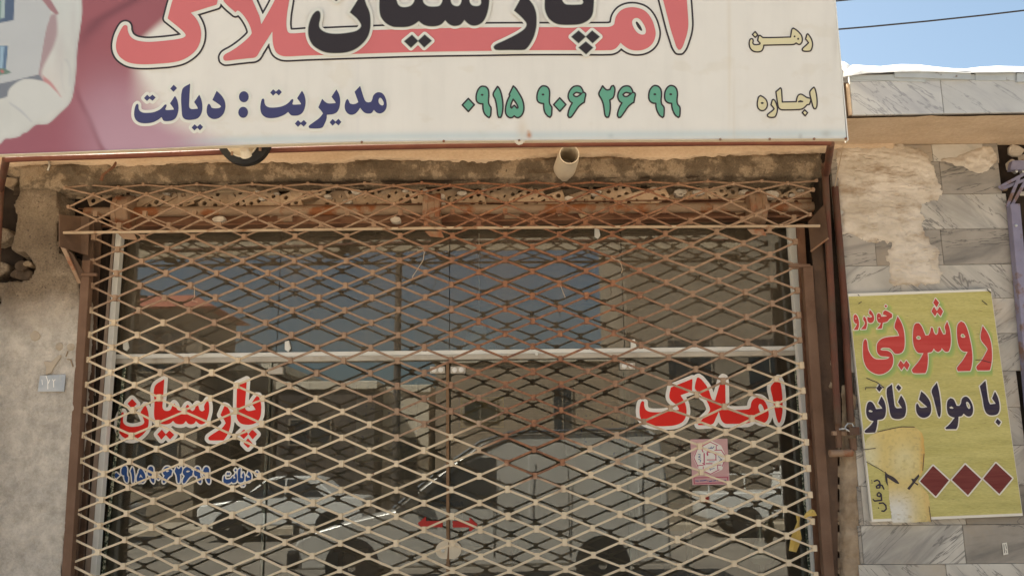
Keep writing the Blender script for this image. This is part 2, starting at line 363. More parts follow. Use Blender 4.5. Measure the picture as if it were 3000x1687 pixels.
GLASS_LEFT = """@G1 245,760 258,790 245,880 250,950 300,1000 400,1025 520,1010 600,975 620,940 600,870 555,765 600,690 640,640 670,700 695,800 700,900 685,1020 640,1110 560,1190 470,1240 340,1245 240,1200 170,1110 150,1000 165,880 200,790
| = 405,530 488,620 405,705 322,615
| 975,180 960,400 945,600 945,690 980,735 1040,742 1090,715 1115,650 1150,610 1180,650 1200,710 1250,742 1300,735 1340,700 1365,650 1390,630 @G2 80,610 95,660 130,690 165,665 190,600 215,575 235,620 250,670 290,693 330,670 325,600 380,510 400,560 405,680 385,780 350,870 290,905 240,895 190,850 160,890 110,905 60,890 25,850 @G1 1310,970 1230,978 1170,960 1130,915 1080,960 1000,980 900,965 830,920 795,840 800,600 805,310
| = 850,1155 930,1070 1000,1155 1065,1085 1150,1165 1075,1245 1000,1165 920,1250
| @G2 655,600 700,620 745,700 762,820 745,960 700,1080 640,1165 420,1165 390,1140 400,1110 500,1040 620,960 675,885 650,830 590,750
| 1020,175 1005,400 990,620 1010,670 1060,687 1165,665 1150,640 1095,560 1180,440 1210,440 1245,530 1255,650 1240,780 1190,860 1100,905 970,905 900,870 855,780 860,250
| = 890,1065 975,985 1045,1062 970,1145 | = 1047,1062 1110,985 1190,1065 1115,1150 | = 965,1215 1040,1130 1115,1215 1040,1290"""
GLASS_RIGHT = """@G4 235,680 265,700 270,780 300,860 370,905 500,920 700,910 900,880 1000,870 1010,850 960,770 810,625 835,395 1295,210 1285,470 1040,560 1110,670 1150,760 1170,900 1150,1020 1100,1110 1000,1170 860,1205 600,1215 400,1190 260,1130 190,1030 170,900 185,760 210,700
| 1390,195 1345,410 1400,480 1500,580 1580,650 1620,720 1660,820 1665,880 1620,950 1550,1020 1480,1090 1410,1170 1420,1195 1560,1190 @G5 130,1165 200,1040 262,900 290,1020 330,1110 400,1160 500,1165 850,1155 930,1130 1000,1080 1060,1090 1150,1130 1230,1140 1290,1080 1320,980 1310,880 1280,770 1220,670 1140,615 1060,610 990,650 950,720 930,820 890,855 620,870 405,865 395,300 380,200 350,180 320,210 260,400 180,670 120,650 50,460 0,360 @G4 1540,290 1480,220 1420,180
| ! @G5 1100,790 1120,745 1160,750 1210,830 1220,880 1160,930 1130,900 1110,850
| 1525,200 1570,300 1600,500 1615,750 1605,950 1570,1110 1540,1150 1510,1120 1470,980 1430,780 1400,600 1360,395 1430,290"""
YEL_RED = """@Y2 960,610 1040,730 1085,850 1105,1000 1105,1150 1080,1290 1065,1310 880,1312 860,1270 870,1240 940,1160 1020,1020 1035,970 930,815
| 620,540 670,570 715,660 755,800 785,950 800,1120 785,1260 765,1320 570,1325 555,1280 570,1250 650,1150 725,1020 650,1010 600,960 570,870 555,700 570,590 | ! 612,770 625,740 655,740 690,780 680,797 630,797
| 402,540 440,650 460,800 455,930 430,1010 390,1022 350,1000 318,960 300,1000 260,1025 220,1005 190,965 160,1020 95,1035 100,1150 85,1290 @Y1 1240,1355 1060,1355 1035,1330 1030,1300 1060,1260 1150,1150 1210,1040 1130,1035 1080,980 1050,880 1045,740 1060,620 1090,575 1140,570 1180,620 1215,700 1240,765 1290,760 1310,720 1330,640 1342,638 @Y2 175,650 200,730 230,755 255,730 265,640 285,635 310,690 340,750 375,745 380,700 365,630 | ! @Y1 1095,790 1120,768 1160,780 1172,820 1130,828 1100,815
| = @Y2 218,180 275,250 238,325 183,250 | = 195,310 240,380 285,310 338,385 300,465 245,400 212,465 155,385
| @Y1 803,460 860,560 900,680 915,820 910,950 880,1020 820,1050 760,1045 720,1000 680,965 620,955 560,960 530,985 560,997 650,1005 710,1050 735,1140 720,1240 670,1310 590,1360 500,1375 400,1340 320,1270 270,1150 258,1000 265,870 285,825 310,825 325,870 340,980 390,1080 450,1130 540,1140 640,1130 680,1105 640,1095 540,1085 490,1040 475,960 490,880 550,820 640,790 740,780 830,770 800,700 755,630
| = 850,1155 900,1215 940,1155 993,1225 955,1310 905,1245 865,1310 808,1230
| 140,430 170,460 195,540 195,620 180,675 110,678 150,620 165,580 130,570 112,520 115,450 | ! o145,500,12,8
| 275,460 310,510 322,590 305,665 225,668 280,600 290,560 262,510
| 365,358 410,410 435,480 425,540 390,568 350,560 328,520 330,465 355,480 395,478 400,460 352,420
| 610,370 650,385 720,430 715,485 680,500 640,545 570,565 565,600 555,655 475,660 520,610 540,570 500,555 480,510 480,440 500,415 530,425 550,470 640,460 610,445 575,440 580,390 | ! o512,490,14,7
| = 615,282 638,300 622,330 598,302"""
YEL_BLUE = """@Y3 525,505 580,600 612,700 620,820 600,930 550,990 440,1010 435,1100 410,1220 390,1275 190,1282 165,1260 180,1230 280,1140 360,1035 280,1010 225,950 200,850 210,720 240,640 290,620 340,650 380,710 410,780 545,768 520,730 455,655 | ! 250,815 280,795 340,825 320,845 265,840
| = 475,258 540,335 480,415 422,345
| 748,250 790,600 810,720 850,765 960,755 875,630 940,485 1000,580 1040,700 1045,830 1010,940 930,985 830,990 750,960 710,880 690,760 635,365 | = 880,258 948,328 895,400 835,322
| 1370,400 1460,480 1545,600 1580,740 1570,860 1520,930 1430,965 1340,940 1280,870 1260,780 1265,680 1285,655 1310,690 1340,740 1400,752 1500,738 1320,580
| @Y4 180,215 225,400 260,650 265,830 250,930 230,955 205,920 160,750 110,550 70,385
| 470,545 530,570 570,640 600,710 660,710 690,660 710,570 760,520 820,520 880,580 930,680 950,790 930,890 880,935 820,930 745,875 710,925 640,940 635,1040 620,1140 590,1205 375,1207 360,1180 450,1100 560,960 500,945 430,900 400,820 390,720 410,600 | ! 445,740 490,722 535,755 515,770 460,765 | ! 795,640 820,620 850,640 890,720 885,770 850,775 815,720
| 1212,175 1250,450 1280,620 1310,680 1430,665 1352,555 1412,405 1470,520 1505,660 1510,790 1470,880 1390,910 1290,905 1220,850 1180,740 1150,560 1090,295 | = 1465,985 1540,1055 1495,1130 1420,1055"""
YEL_DIAM = ["= @Y6 370,230 690,525 425,850 105,545", "= @Y6 1020,205 1340,505 1075,825 750,515", "= @Y6 1640,178 1970,485 1710,800 1385,490"]
YEL_BLACK = """~1.7 @Y5 382,835 420,818 448,835 460,868 445,895 | ~1.7 445,878 408,905 415,928 455,925 462,893 445,878 | ~1.7 455,880 490,895 512,942 | ~1.7 420,1010 445,988 475,1015 455,1045 422,1035 420,1010
| ~1.8 475,1018 482,1095 385,1105 | ~1.5 385,1105 365,1085 | ~1.8 450,1137 500,1132 538,1165 545,1215 515,1245 485,1242 | ~1.2 345,828 346,829 | ~1.2 348,857 349,858 | ~1.5 438,1200 439,1201"""
# ------------------------------------------------------------------ materials of the place
M = {}
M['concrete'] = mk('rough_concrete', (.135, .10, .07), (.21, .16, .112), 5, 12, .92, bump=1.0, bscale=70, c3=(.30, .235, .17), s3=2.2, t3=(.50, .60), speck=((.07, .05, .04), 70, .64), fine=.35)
M['band'] = mk('band_concrete', (.11, .082, .055), (.19, .142, .097), 7, 12, .95, bump=1.0, bscale=45, c3=(.29, .22, .15), s3=7.0, t3=(.51, .56), speck=((.09, .06, .04), 38, .68), fine=.3)
def pale_lower(m, z0, z1, c, edge=.35):          # paler tone mixed in below a height, broken up along its upper edge
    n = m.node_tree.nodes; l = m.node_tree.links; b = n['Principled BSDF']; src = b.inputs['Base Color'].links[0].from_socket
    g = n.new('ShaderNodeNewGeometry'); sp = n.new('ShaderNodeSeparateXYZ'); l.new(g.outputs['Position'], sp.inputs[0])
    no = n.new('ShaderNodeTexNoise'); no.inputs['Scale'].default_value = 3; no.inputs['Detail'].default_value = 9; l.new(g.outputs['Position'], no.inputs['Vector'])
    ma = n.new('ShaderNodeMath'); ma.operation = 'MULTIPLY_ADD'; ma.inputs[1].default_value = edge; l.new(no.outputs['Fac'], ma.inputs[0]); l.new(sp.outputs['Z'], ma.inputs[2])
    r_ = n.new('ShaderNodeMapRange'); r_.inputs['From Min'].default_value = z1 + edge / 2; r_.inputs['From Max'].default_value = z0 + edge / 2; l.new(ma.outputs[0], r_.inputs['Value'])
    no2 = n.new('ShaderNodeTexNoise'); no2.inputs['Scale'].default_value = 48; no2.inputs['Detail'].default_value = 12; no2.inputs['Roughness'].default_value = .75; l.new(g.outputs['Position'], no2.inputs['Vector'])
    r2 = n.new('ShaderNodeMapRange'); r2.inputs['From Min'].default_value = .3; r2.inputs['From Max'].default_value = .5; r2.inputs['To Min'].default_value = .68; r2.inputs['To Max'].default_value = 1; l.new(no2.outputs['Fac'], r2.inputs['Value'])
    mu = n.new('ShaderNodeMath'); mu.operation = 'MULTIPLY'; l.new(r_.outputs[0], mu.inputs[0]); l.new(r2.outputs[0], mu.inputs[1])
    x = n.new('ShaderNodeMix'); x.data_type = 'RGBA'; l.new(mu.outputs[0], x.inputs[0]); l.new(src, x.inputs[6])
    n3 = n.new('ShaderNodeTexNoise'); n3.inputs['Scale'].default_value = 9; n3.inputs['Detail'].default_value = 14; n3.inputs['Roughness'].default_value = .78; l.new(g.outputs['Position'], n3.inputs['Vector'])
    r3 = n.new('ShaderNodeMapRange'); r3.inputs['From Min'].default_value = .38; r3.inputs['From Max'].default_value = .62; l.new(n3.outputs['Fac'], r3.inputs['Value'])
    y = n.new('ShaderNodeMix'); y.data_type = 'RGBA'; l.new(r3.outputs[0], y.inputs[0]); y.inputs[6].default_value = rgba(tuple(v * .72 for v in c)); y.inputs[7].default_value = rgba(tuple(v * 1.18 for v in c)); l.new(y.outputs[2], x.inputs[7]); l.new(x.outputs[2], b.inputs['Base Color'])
pale_lower(M['concrete'], 2.35, 2.62, (.50, .45, .39), .22)
M['plaster'] = mk('cream_plaster', (.54, .40, .275), (.62, .475, .34), 3, 8, .9, bump=.5, bscale=25, stretch=(1, 1, 2.2), fine=.15)
M['patch'] = mk('mortar_patch', (.50, .425, .34), (.68, .60, .51), 5, 10, .95, bump=.8, bscale=30, stretch=(1, 1, 2), c3=(.34, .25, .17), s3=4, t3=(.50, .66))
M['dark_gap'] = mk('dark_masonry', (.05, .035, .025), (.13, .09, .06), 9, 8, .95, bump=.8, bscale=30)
M['recess_shade'] = mk('painted_recess_shade', (.018, .012, .009), (.04, .028, .02), 9, 8, .95)  # shade of the gaps put into a near-black wall colour
M['brick'] = mk('hollow_brick', (.40, .27, .17), (.52, .38, .26), 12, 8, .92, bump=.4, rand=.22, c3=(.55, .46, .38), s3=9, t3=(.62, .7))
M['mortar'] = mk('mortar_lump', (.5, .43, .35), (.66, .58, .49), 20, 8, .95, bump=.8, rand=.15)
M['stone'] = mk('rubble_stone', (.28, .20, .13), (.42, .32, .22), 14, 8, .95, bump=.8, rand=.2)
def paint_metal(name, c, c2, rustc=(.20, .075, .03), amt=(.52, .62), s3=7, rough=.6, rand=0):
    return mk(name, c, c2, 6, 8, rough, 0, bump=.25, bscale=40, c3=rustc, s3=s3, t3=amt, rand=rand)
M['brown_steel'] = paint_metal('brown_painted_steel', (.13, .072, .045), (.17, .10, .065), (.10, .05, .03), (.6, .75), 5)
M['dark_steel'] = paint_metal('dark_brown_steel', (.09, .055, .038), (.14, .085, .055), (.06, .03, .02), (.55, .7), 4)
M['pipe'] = paint_metal('red_oxide_pipe', (.10, .040, .028), (.14, .056, .036), (.10, .06, .04), (.45, .62), 5)
M['pipe_front'] = paint_metal('red_oxide_pipe_front', (.115, .040, .028), (.145, .052, .036), (.16, .07, .04), (.55, .7), 6)
M['tan_bar'] = paint_metal('tan_bar', (.42, .31, .21), (.48, .37, .26), (.25, .13, .07), (.55, .65), 8)
M['shaft'] = paint_metal('rusty_shaft', (.26, .175, .115), (.33, .235, .16), (.25, .095, .04), (.5, .58), 4)
M['drum'] = paint_metal('spring_drum', (.30, .205, .14), (.25, .15, .09), (.25, .10, .05), (.5, .6), 8)
M['rust_beam'] = paint_metal('rust_beam', (.16, .075, .042), (.22, .115, .068), (.12, .05, .03), (.5, .65), 7)
M['beige_steel'] = mk('beige_frame', (.40, .30, .24), (.46, .36, .29), 8, 5, .6)
M['white_alu'] = mk('white_aluminium', (.76, .75, .70), (.82, .81, .77), 6, 5, .45, bump=.05, c3=(.42, .36, .29), s3=5, t3=(.6, .8))
M['alu'] = mk('dusty_aluminium', (.48, .43, .36), (.58, .53, .45), 6, 6, .4, .3, c3=(.38, .30, .22), s3=7, t3=(.55, .75))
M['pvc'] = mk('pvc_pipe', (.56, .48, .37), (.64, .56, .44), 6, 6, .55, c3=(.36, .27, .18), s3=6, t3=(.6, .75))
M['black'] = mk('black_rubber', (.018, .017, .017), (.03, .028, .026), 20, 5, .6)
M['cream_plastic'] = mk('cream_plastic', (.66, .56, .42), (.72, .63, .49), 10, 5, .5)
M['rubber_strip'] = mk('brown_door_strip', (.22, .13, .07), (.27, .17, .1), 20, 5, .8)
M['bead'] = mk('bead_strip', (.05, .07, .05), (.45, .45, .33), 90, 2, .7, contrast=(.5, .55))
M['lilac'] = mk('lilac_paint', (.20, .185, .26), (.26, .245, .335), 5, 8, .6, bump=.4, c3=(.20, .12, .09), s3=7, t3=(.53, .62))
M['white_top'] = mk('white_roof_sheet', (.66, .65, .62), (.80, .79, .77), 5, 6, .8, bump=.3, c3=(.55, .48, .38), s3=11, t3=(.66, .72))
M['coping'] = mk('grey_coping_stone', (.40, .43, .45), (.50, .53, .54), 5, 8, .7, bump=.2, c3=(.16, .12, .09), s3=13, t3=(.62, .68))
M['rope'] = mk('string', (.42, .33, .24), rough=.9)
M['yellow_cloth'] = mk('yellow_cloth', (.55, .38, .10), (.64, .47, .16), 12, 6, .85, bump=.4)
M['plate_blue'] = mk('faded_blue_plate', (.34, .37, .41), (.45, .46, .47), 14, 6, .5, c3=(.6, .55, .46), s3=9, t3=(.58, .7))
M['wire'] = mk('cable', (.03, .03, .035), rough=.6)
M['silver'] = mk('dull_silver', (.5, .5, .48), rough=.35, metal=.8)
def marble(name, vein_rot, base=(.42, .385, .335), base2=(.56, .52, .46), vein=(.22, .205, .19), warm=(.46, .375, .285)):
    m, n, l, b = new_mat(name); b.inputs['Roughness'].default_value = .45; b.inputs['Specular IOR Level'].default_value = .25
    tc = n.new('ShaderNodeTexCoord'); oi = n.new('ShaderNodeObjectInfo')
    sc_ = n.new('ShaderNodeVectorMath'); sc_.operation = 'SCALE'; sc_.inputs[0].default_value = (13, 7, 19); l.new(oi.outputs['Random'], sc_.inputs['Scale'])
    ad = n.new('ShaderNodeVectorMath'); l.new(tc.outputs['Object'], ad.inputs[0]); l.new(sc_.outputs[0], ad.inputs[1])
    mp = n.new('ShaderNodeMapping'); mp.inputs['Rotation'].default_value = (0, vein_rot, 0); mp.inputs['Scale'].default_value = (.9, 1, 5.0); 
    mp.vector_type = 'POINT'
    rot = n.new('ShaderNodeVectorRotate'); rot.rotation_type = 'Y_AXIS'; rot.inputs['Angle'].default_value = vein_rot; l.new(ad.outputs[0], rot.inputs['Vector'])
    mp.inputs['Rotation'].default_value = (0, 0, 0); l.new(rot.outputs[0], mp.inputs[0])
    def noise(v, s, d, dist=0, r=.6):
        t = n.new('ShaderNodeTexNoise'); t.inputs['Scale'].default_value = s; t.inputs['Detail'].default_value = d; t.inputs['Distortion'].default_value = dist; t.inputs['Roughness'].default_value = r
        l.new(v, t.inputs['Vector']); return t.outputs['Fac']
    def rng(f, a, c):
        r_ = n.new('ShaderNodeMapRange'); r_.inputs['From Min'].default_value = a; r_.inputs['From Max'].default_value = c; l.new(f, r_.inputs['Value']); return r_.outputs[0]
    def mix(f, A, B_):
        x = n.new('ShaderNodeMix'); x.data_type = 'RGBA'; l.new(f, x.inputs[0])
        for s, v in ((x.inputs[6], A), (x.inputs[7], B_)):
            if isinstance(v, tuple): s.default_value = rgba(v)
            else: l.new(v, s)
        return x.outputs[2]
    c = mix(rng(noise(ad.outputs[0], 3, 6), .35, .65), base, base2)
    c = mix(rng(noise(mp.outputs[0], 1.5, 8, .5), .50, .74), c, vein)
    n2 = noise(mp.outputs[0], .8, 6, 1.4, .62)
    ab = n.new('ShaderNodeMath'); ab.operation = 'SUBTRACT'; ab.inputs[1].default_value = .5; l.new(n2, ab.inputs[0])
    ab2 = n.new('ShaderNodeMath'); ab2.operation = 'ABSOLUTE'; l.new(ab.outputs[0], ab2.inputs[0])
    c = mix(rng(ab2.outputs[0], .012, .0), c, tuple(v * .8 for v in vein))
    c = mix(rng(noise(ad.outputs[0], 2.1, 5), .55, .75), c, warm)
    hv = n.new('ShaderNodeHueSaturation'); mr = n.new('ShaderNodeMapRange'); mr.inputs['To Min'].default_value = .88; mr.inputs['To Max'].default_value = 1.1
    l.new(oi.outputs['Random'], mr.inputs['Value']); l.new(mr.outputs[0], hv.inputs['Value']); l.new(c, hv.inputs['Color']); l.new(hv.outputs[0], b.inputs['Base Color'])
    bp = n.new('ShaderNodeBump'); bp.inputs['Strength'].default_value = .15; bp.inputs['Distance'].default_value = .004; l.new(noise(ad.outputs[0], 60, 4), bp.inputs['Height']); l.new(bp.outputs[0], b.inputs['Normal'])
    return m
M['marble_a'] = marble('marble_streaked', R(38)); M['marble_b'] = marble('marble_streaked_other_way', R(-42))
M['marble_c'] = marble('marble_cloudy', R(8), (.25, .22, .185), (.36, .32, .275), (.13, .12, .11), (.34, .27, .20))
M['marble_f'] = marble('marble_fascia', R(-35), (.47, .47, .46), (.54, .54, .53), (.36, .36, .38), (.46, .44, .42))
# grille: worn paint below, rust in the middle and on top
def grille_mat(nm, gain):
    m, n, l, b = new_mat(nm); b.inputs['Roughness'].default_value = .65
    g = n.new('ShaderNodeNewGeometry'); sp = n.new('ShaderNodeSeparateXYZ'); l.new(g.outputs['Position'], sp.inputs[0])
    def mth(op, a, b_=None, c=None):
        x = n.new('ShaderNodeMath'); x.operation = op
        for i, v in enumerate((a, b_, c)):
            if v is None: continue
            if isinstance(v, (int, float)): x.inputs[i].default_value = v
            else: l.new(v, x.inputs[i])
        return x.outputs[0]
    def noise(s, d, r=.6):
        t = n.new('ShaderNodeTexNoise'); t.inputs['Scale'].default_value = s; t.inputs['Detail'].default_value = d; t.inputs['Roughness'].default_value = r; l.new(g.outputs['Position'], t.inputs['Vector']); return t.outputs['Fac']
    def rng(f, a, c):
        r_ = n.new('ShaderNodeMapRange'); r_.inputs['From Min'].default_value = a; r_.inputs['From Max'].default_value = c
        if isinstance(f, (int, float)): r_.inputs['Value'].default_value = f
        else: l.new(f, r_.inputs['Value'])
        return r_.outputs[0]
    def mix(f, A, B_):
        x = n.new('ShaderNodeMix'); x.data_type = 'RGBA'; l.new(f, x.inputs[0])
        for s, v in ((x.inputs[6], A), (x.inputs[7], B_)):
            if isinstance(v, tuple): s.default_value = rgba(v)
            else: l.new(v, s)
        return x.outputs[2]
    ax = mth('ABSOLUTE', mth('SUBTRACT', sp.outputs['X'], .10))
    n1 = noise(2.2, 4); n2 = noise(34, 6, .78)
    h = mth('SUBTRACT', sp.outputs['Z'], mth('MULTIPLY_ADD', ax, .36, 1.50))           # above the worn line
    f1 = rng(mth('ADD', h, mth('MULTIPLY', mth('SUBTRACT', n1, .5), 1.3)), -.06, .16)
    cream = mix(rng(n1, .3, .7), (.55, .43, .285), (.71, .585, .415))
    dull = mix(rng(n2, .35, .65), (.22, .13, .078), (.34, .225, .145))
    rust = mix(rng(n2, .38, .66), (.13, .052, .028), (.33, .145, .065))
    core = rng(mth('ADD', mth('SUBTRACT', mth('MULTIPLY_ADD', sp.outputs['Z'], .30, -.05), ax), mth('MULTIPLY', mth('SUBTRACT', n1, .5), 1.0)), -.15, .35)
    c = mix(f1, cream, mix(core, dull, rust))
    chips = rng(noise(13, 6, .75), .66, .69)
    c = mix(chips, c, (.16, .06, .03))
    hv = n.new('ShaderNodeHueSaturation'); hv.inputs['Value'].default_value = gain; l.new(c, hv.inputs['Color']); l.new(hv.outputs[0], b.inputs['Base Color'])
    bp = n.new('ShaderNodeBump'); bp.inputs['Strength'].default_value = .3; bp.inputs['Distance'].default_value = .003; l.new(n2, bp.inputs['Height']); l.new(bp.outputs[0], b.inputs['Normal'])
    return m
M['grille'] = grille_mat('worn_grille_paint', 1.0); M['clip'] = grille_mat('worn_clip_paint', 1.05)
def glass_mat(name, tint=(.80, .84, .82), ior=1.82, lo=.035, hi=.13):
    m = bpy.data.materials.new(name); m.use_nodes = True; n = m.node_tree.nodes; l = m.node_tree.links; n.remove(n['Principled BSDF'])
    t = n.new('ShaderNodeBsdfTransparent'); t.inputs[0].default_value = rgba(tint)
    g = n.new('ShaderNodeBsdfGlossy'); g.inputs['Roughness'].default_value = 0.0; g.inputs[0].default_value = (.95, .97, .98, 1)
    d = n.new('ShaderNodeBsdfDiffuse'); d.inputs[0].default_value = (.42, .33, .23, 1)      # a film of dust, heavier on the upper panes to haze reflections
    fr = n.new('ShaderNodeFresnel'); fr.inputs[0].default_value = ior
    mx = n.new('ShaderNodeMixShader'); l.new(fr.outputs[0], mx.inputs[0]); l.new(t.outputs[0], mx.inputs[1]); l.new(g.outputs[0], mx.inputs[2])
    tc = n.new('ShaderNodeTexCoord'); mp = n.new('ShaderNodeMapping'); mp.inputs['Scale'].default_value = (1, 1, .35); l.new(tc.outputs['Object'], mp.inputs[0])
    no = n.new('ShaderNodeTexNoise'); no.inputs['Scale'].default_value = 3.5; no.inputs['Detail'].default_value = 9; l.new(mp.outputs[0], no.inputs['Vector'])
    r_ = n.new('ShaderNodeMapRange'); r_.inputs['From Min'].default_value = .35; r_.inputs['From Max'].default_value = .8; r_.inputs['To Min'].default_value = lo; r_.inputs['To Max'].default_value = hi; l.new(no.outputs['Fac'], r_.inputs['Value'])
    mx2 = n.new('ShaderNodeMixShader'); l.new(r_.outputs[0], mx2.inputs[0]); l.new(mx.outputs[0], mx2.inputs[1]); l.new(d.outputs[0], mx2.inputs[2])
    l.new(mx2.outputs[0], n['Material Output'].inputs['Surface']); return m
M['glass'] = glass_mat('shop_glass'); M['glass_up'] = glass_mat('hazed_upper_glass', lo=.13, hi=.27)  # upper panes: haze over the reflected sky painted as extra diffuse film
def flatcol(name, c, rough=.45, wear=None):
    if wear: return mk(name, c, tuple(v * .9 for v in c), 4, 6, rough, c3=wear, s3=12, t3=(.66, .72))
    return mk(name, c, tuple(min(1, v * 1.06) for v in c), 3, 5, rough)
M['ink_red'] = flatcol('salmon_ink', (.62, .17, .175)); M['ink_white'] = flatcol('white_ink', (.72, .71, .64)); M['ink_black'] = flatcol('black_ink', (.040, .033, .036))
M['ink_grey'] = flatcol('grey_bevel_ink', (.26, .28, .25)); M['ink_blue'] = flatcol('blue_ink', (.06, .062, .15)); M['ink_green'] = flatcol('green_ink', (.14, .37, .26)); M['ink_line'] = flatcol('dark_line_ink', (.05, .04, .045))
M['ink_cream'] = flatcol('cream_ink', (.66, .60, .38))
M['vinyl_red'] = flatcol('red_vinyl', (.72, .028, .02), .4); M['vinyl_white'] = flatcol('white_vinyl', (.82, .79, .74), .4); M['vinyl_blue'] = flatcol('blue_vinyl', (.03, .085, .27), .4)
M['vinyl_arrow'] = flatcol('arrow_vinyl', (.42, .035, .03), .4); M['vinyl_pink'] = flatcol('pink_sticker', (.62, .38, .38), .5); M['vinyl_mag'] = flatcol('magenta_print', (.48, .05, .14), .5)
M['y_board'] = mk('yellow_board', (.45, .395, .135), (.52, .465, .175), 2.5, 8, .6, bump=.1, bscale=30, stretch=(1, 1, 9), c3=(.40, .36, .13), s3=2.4, t3=(.5, .8), fine=.22, speck=((.22, .17, .09), 24, .70))
M['y_white'] = flatcol('board_white', (.70, .66, .58)); M['y_red'] = mk('board_red', (.46, .045, .04), (.52, .07, .06), 4, 6, .6, stretch=(1, 1, 12)); M['y_navy'] = mk('board_navy', (.028, .022, .05), (.06, .045, .05), 6, 6, .6, stretch=(1, 1, 10), contrast=(.4, .75))
M['y_maroon'] = mk('board_maroon', (.145, .027, .025), (.18, .045, .038), 5, 6, .6, stretch=(1, 1, 14)); M['y_green'] = flatcol('board_green', (.24, .35, .11))
def attr_mat(name, rough=.5, fine=.0):
    m, n, l, b = new_mat(name); a = n.new('ShaderNodeAttribute'); a.attribute_name = 'Col'; b.inputs['Roughness'].default_value = rough; b.inputs['Specular IOR Level'].default_value = .2
    tc = n.new('ShaderNodeTexCoord'); no = n.new('ShaderNodeTexNoise'); no.inputs['Scale'].default_value = 5; no.inputs['Detail'].default_value = 8; l.new(tc.outputs['Object'], no.inputs['Vector'])
    r_ = n.new('ShaderNodeMapRange'); r_.inputs['To Min'].default_value = .93; r_.inputs['To Max'].default_value = 1.05; l.new(no.outputs['Fac'], r_.inputs['Value'])
    hv = n.new('ShaderNodeHueSaturation'); l.new(r_.outputs[0], hv.inputs['Value']); l.new(a.outputs['Color'], hv.inputs['Color']); l.new(hv.outputs[0], b.inputs['Base Color'])
    mp = n.new('ShaderNodeMapping'); mp.inputs['Scale'].default_value = (3.2, 1, .7); l.new(tc.outputs['Object'], mp.inputs[0])
    n2 = n.new('ShaderNodeTexNoise'); n2.inputs['Scale'].default_value = 1.0; n2.inputs['Detail'].default_value = 3; l.new(mp.outputs[0], n2.inputs['Vector'])
    bp = n.new('ShaderNodeBump'); bp.inputs['Strength'].default_value = .5; bp.inputs['Distance'].default_value = .02; l.new(n2.outputs['Fac'], bp.inputs['Height']); l.new(bp.outputs[0], b.inputs['Normal']); return m
M['print'] = attr_mat('printed_banner')
M['asphalt'] = mk('street_asphalt', (.20, .18, .155), (.28, .25, .21), .8, 8, .9, bump=.4, bscale=60)
M['paving'] = mk('pavement_slab', (.44, .38, .30), (.52, .46, .37), 2, 8, .9, bump=.3, rand=.1)
M['earth'] = mk('dusty_ground', (.36, .30, .22), (.44, .38, .29), .4, 8, .95)
# ------------------------------------------------------------------ ground and street
def box_obj(name, a, b, m, **k): return obj(name, MB().box(a, b), m, **k)
box_obj('ground', (-300, -300, -.5), (300, 300, -.02), M['earth'], kind='structure')
box_obj('road', (-60, -16.5, -.3), (60, -3.2, -.004), M['asphalt'], kind='structure')
g = MB(); g.box((-60, -3.2, -.3), (60, -.0, .12)); pav = obj('pavement', g, M['paving'], kind='structure')
obj('far_pavement', MB().box((-60, -19.6, -.3), (60, -16.5, .13)), M['paving'], kind='structure')
k = MB(); k.box((-60, -3.32, -.3), (60, -3.203, .125)); obj('kerb', k, M['concrete'], kind='structure')

# ------------------------------------------------------------------ the shop building
ZS = PZ(2600, 425, 0.0)                            # soffit height
XL = PX(238, 1150, 0.0); XR = PX(2452, 1150, 0.0)  # sides of the shop opening
ZL = PZ(1300, 662, .22)                            # underside of the lintel beam
ROOFZ = PZ(2700, 222, -.44)
bld = thing('shop_building', ((XL + XR) / 2, 0.2, 0), 'single storey shop building with a marble edged concrete roof overhang', 'building')
X0, X1 = -9.0, 9.5
obj('wall', MB().box((X0, .16, 0), (XL, .42, ZS)), M['recess_shade'], bld, label='rough masonry pier left of the shutter')
obj('wall', MB().box((XR, .012, 0), (X1, .42, ZS)), M['recess_shade'], bld, label='masonry pier behind the marble slabs')
obj('wall', MB().box((XL, .225, ZL + .004), (XR, .42, ZS)), M['dark_gap'], bld, label='masonry above the shutter')
obj('roof_slab', MB().box((X0, -.425, ZS + .004), (X1, 6.2, ROOFZ - .03)), M['dark_gap'], bld)
# soffit plaster
def grid_sheet(x0, x1, y0, y1, n, m_, fz, name, mat_, parent, **k):
    xs = np.linspace(x0, x1, n); ys = np.linspace(y0, y1, m_); v = [(x, y, fz(x, y)) for y in ys for x in xs]
    f = [(j * n + i, (j + 1) * n + i, (j + 1) * n + i + 1, j * n + i + 1) for j in range(m_ - 1) for i in range(n - 1)]
    return obj(name, MB().add(v, f), mat_, parent, smooth=True, **k)
grid_sheet(X0, X1, -.445, .02, 420, 22, lambda x, y: ZS - .006 + .008 * float(fbm(np.array(x * 2.2), np.array(y * 7.0), 3)) + (.012 * max(0, float(fbm(np.array(x * 9.), np.array(3.)))) if y < -.43 else 0), 'soffit', M['plaster'], bld)
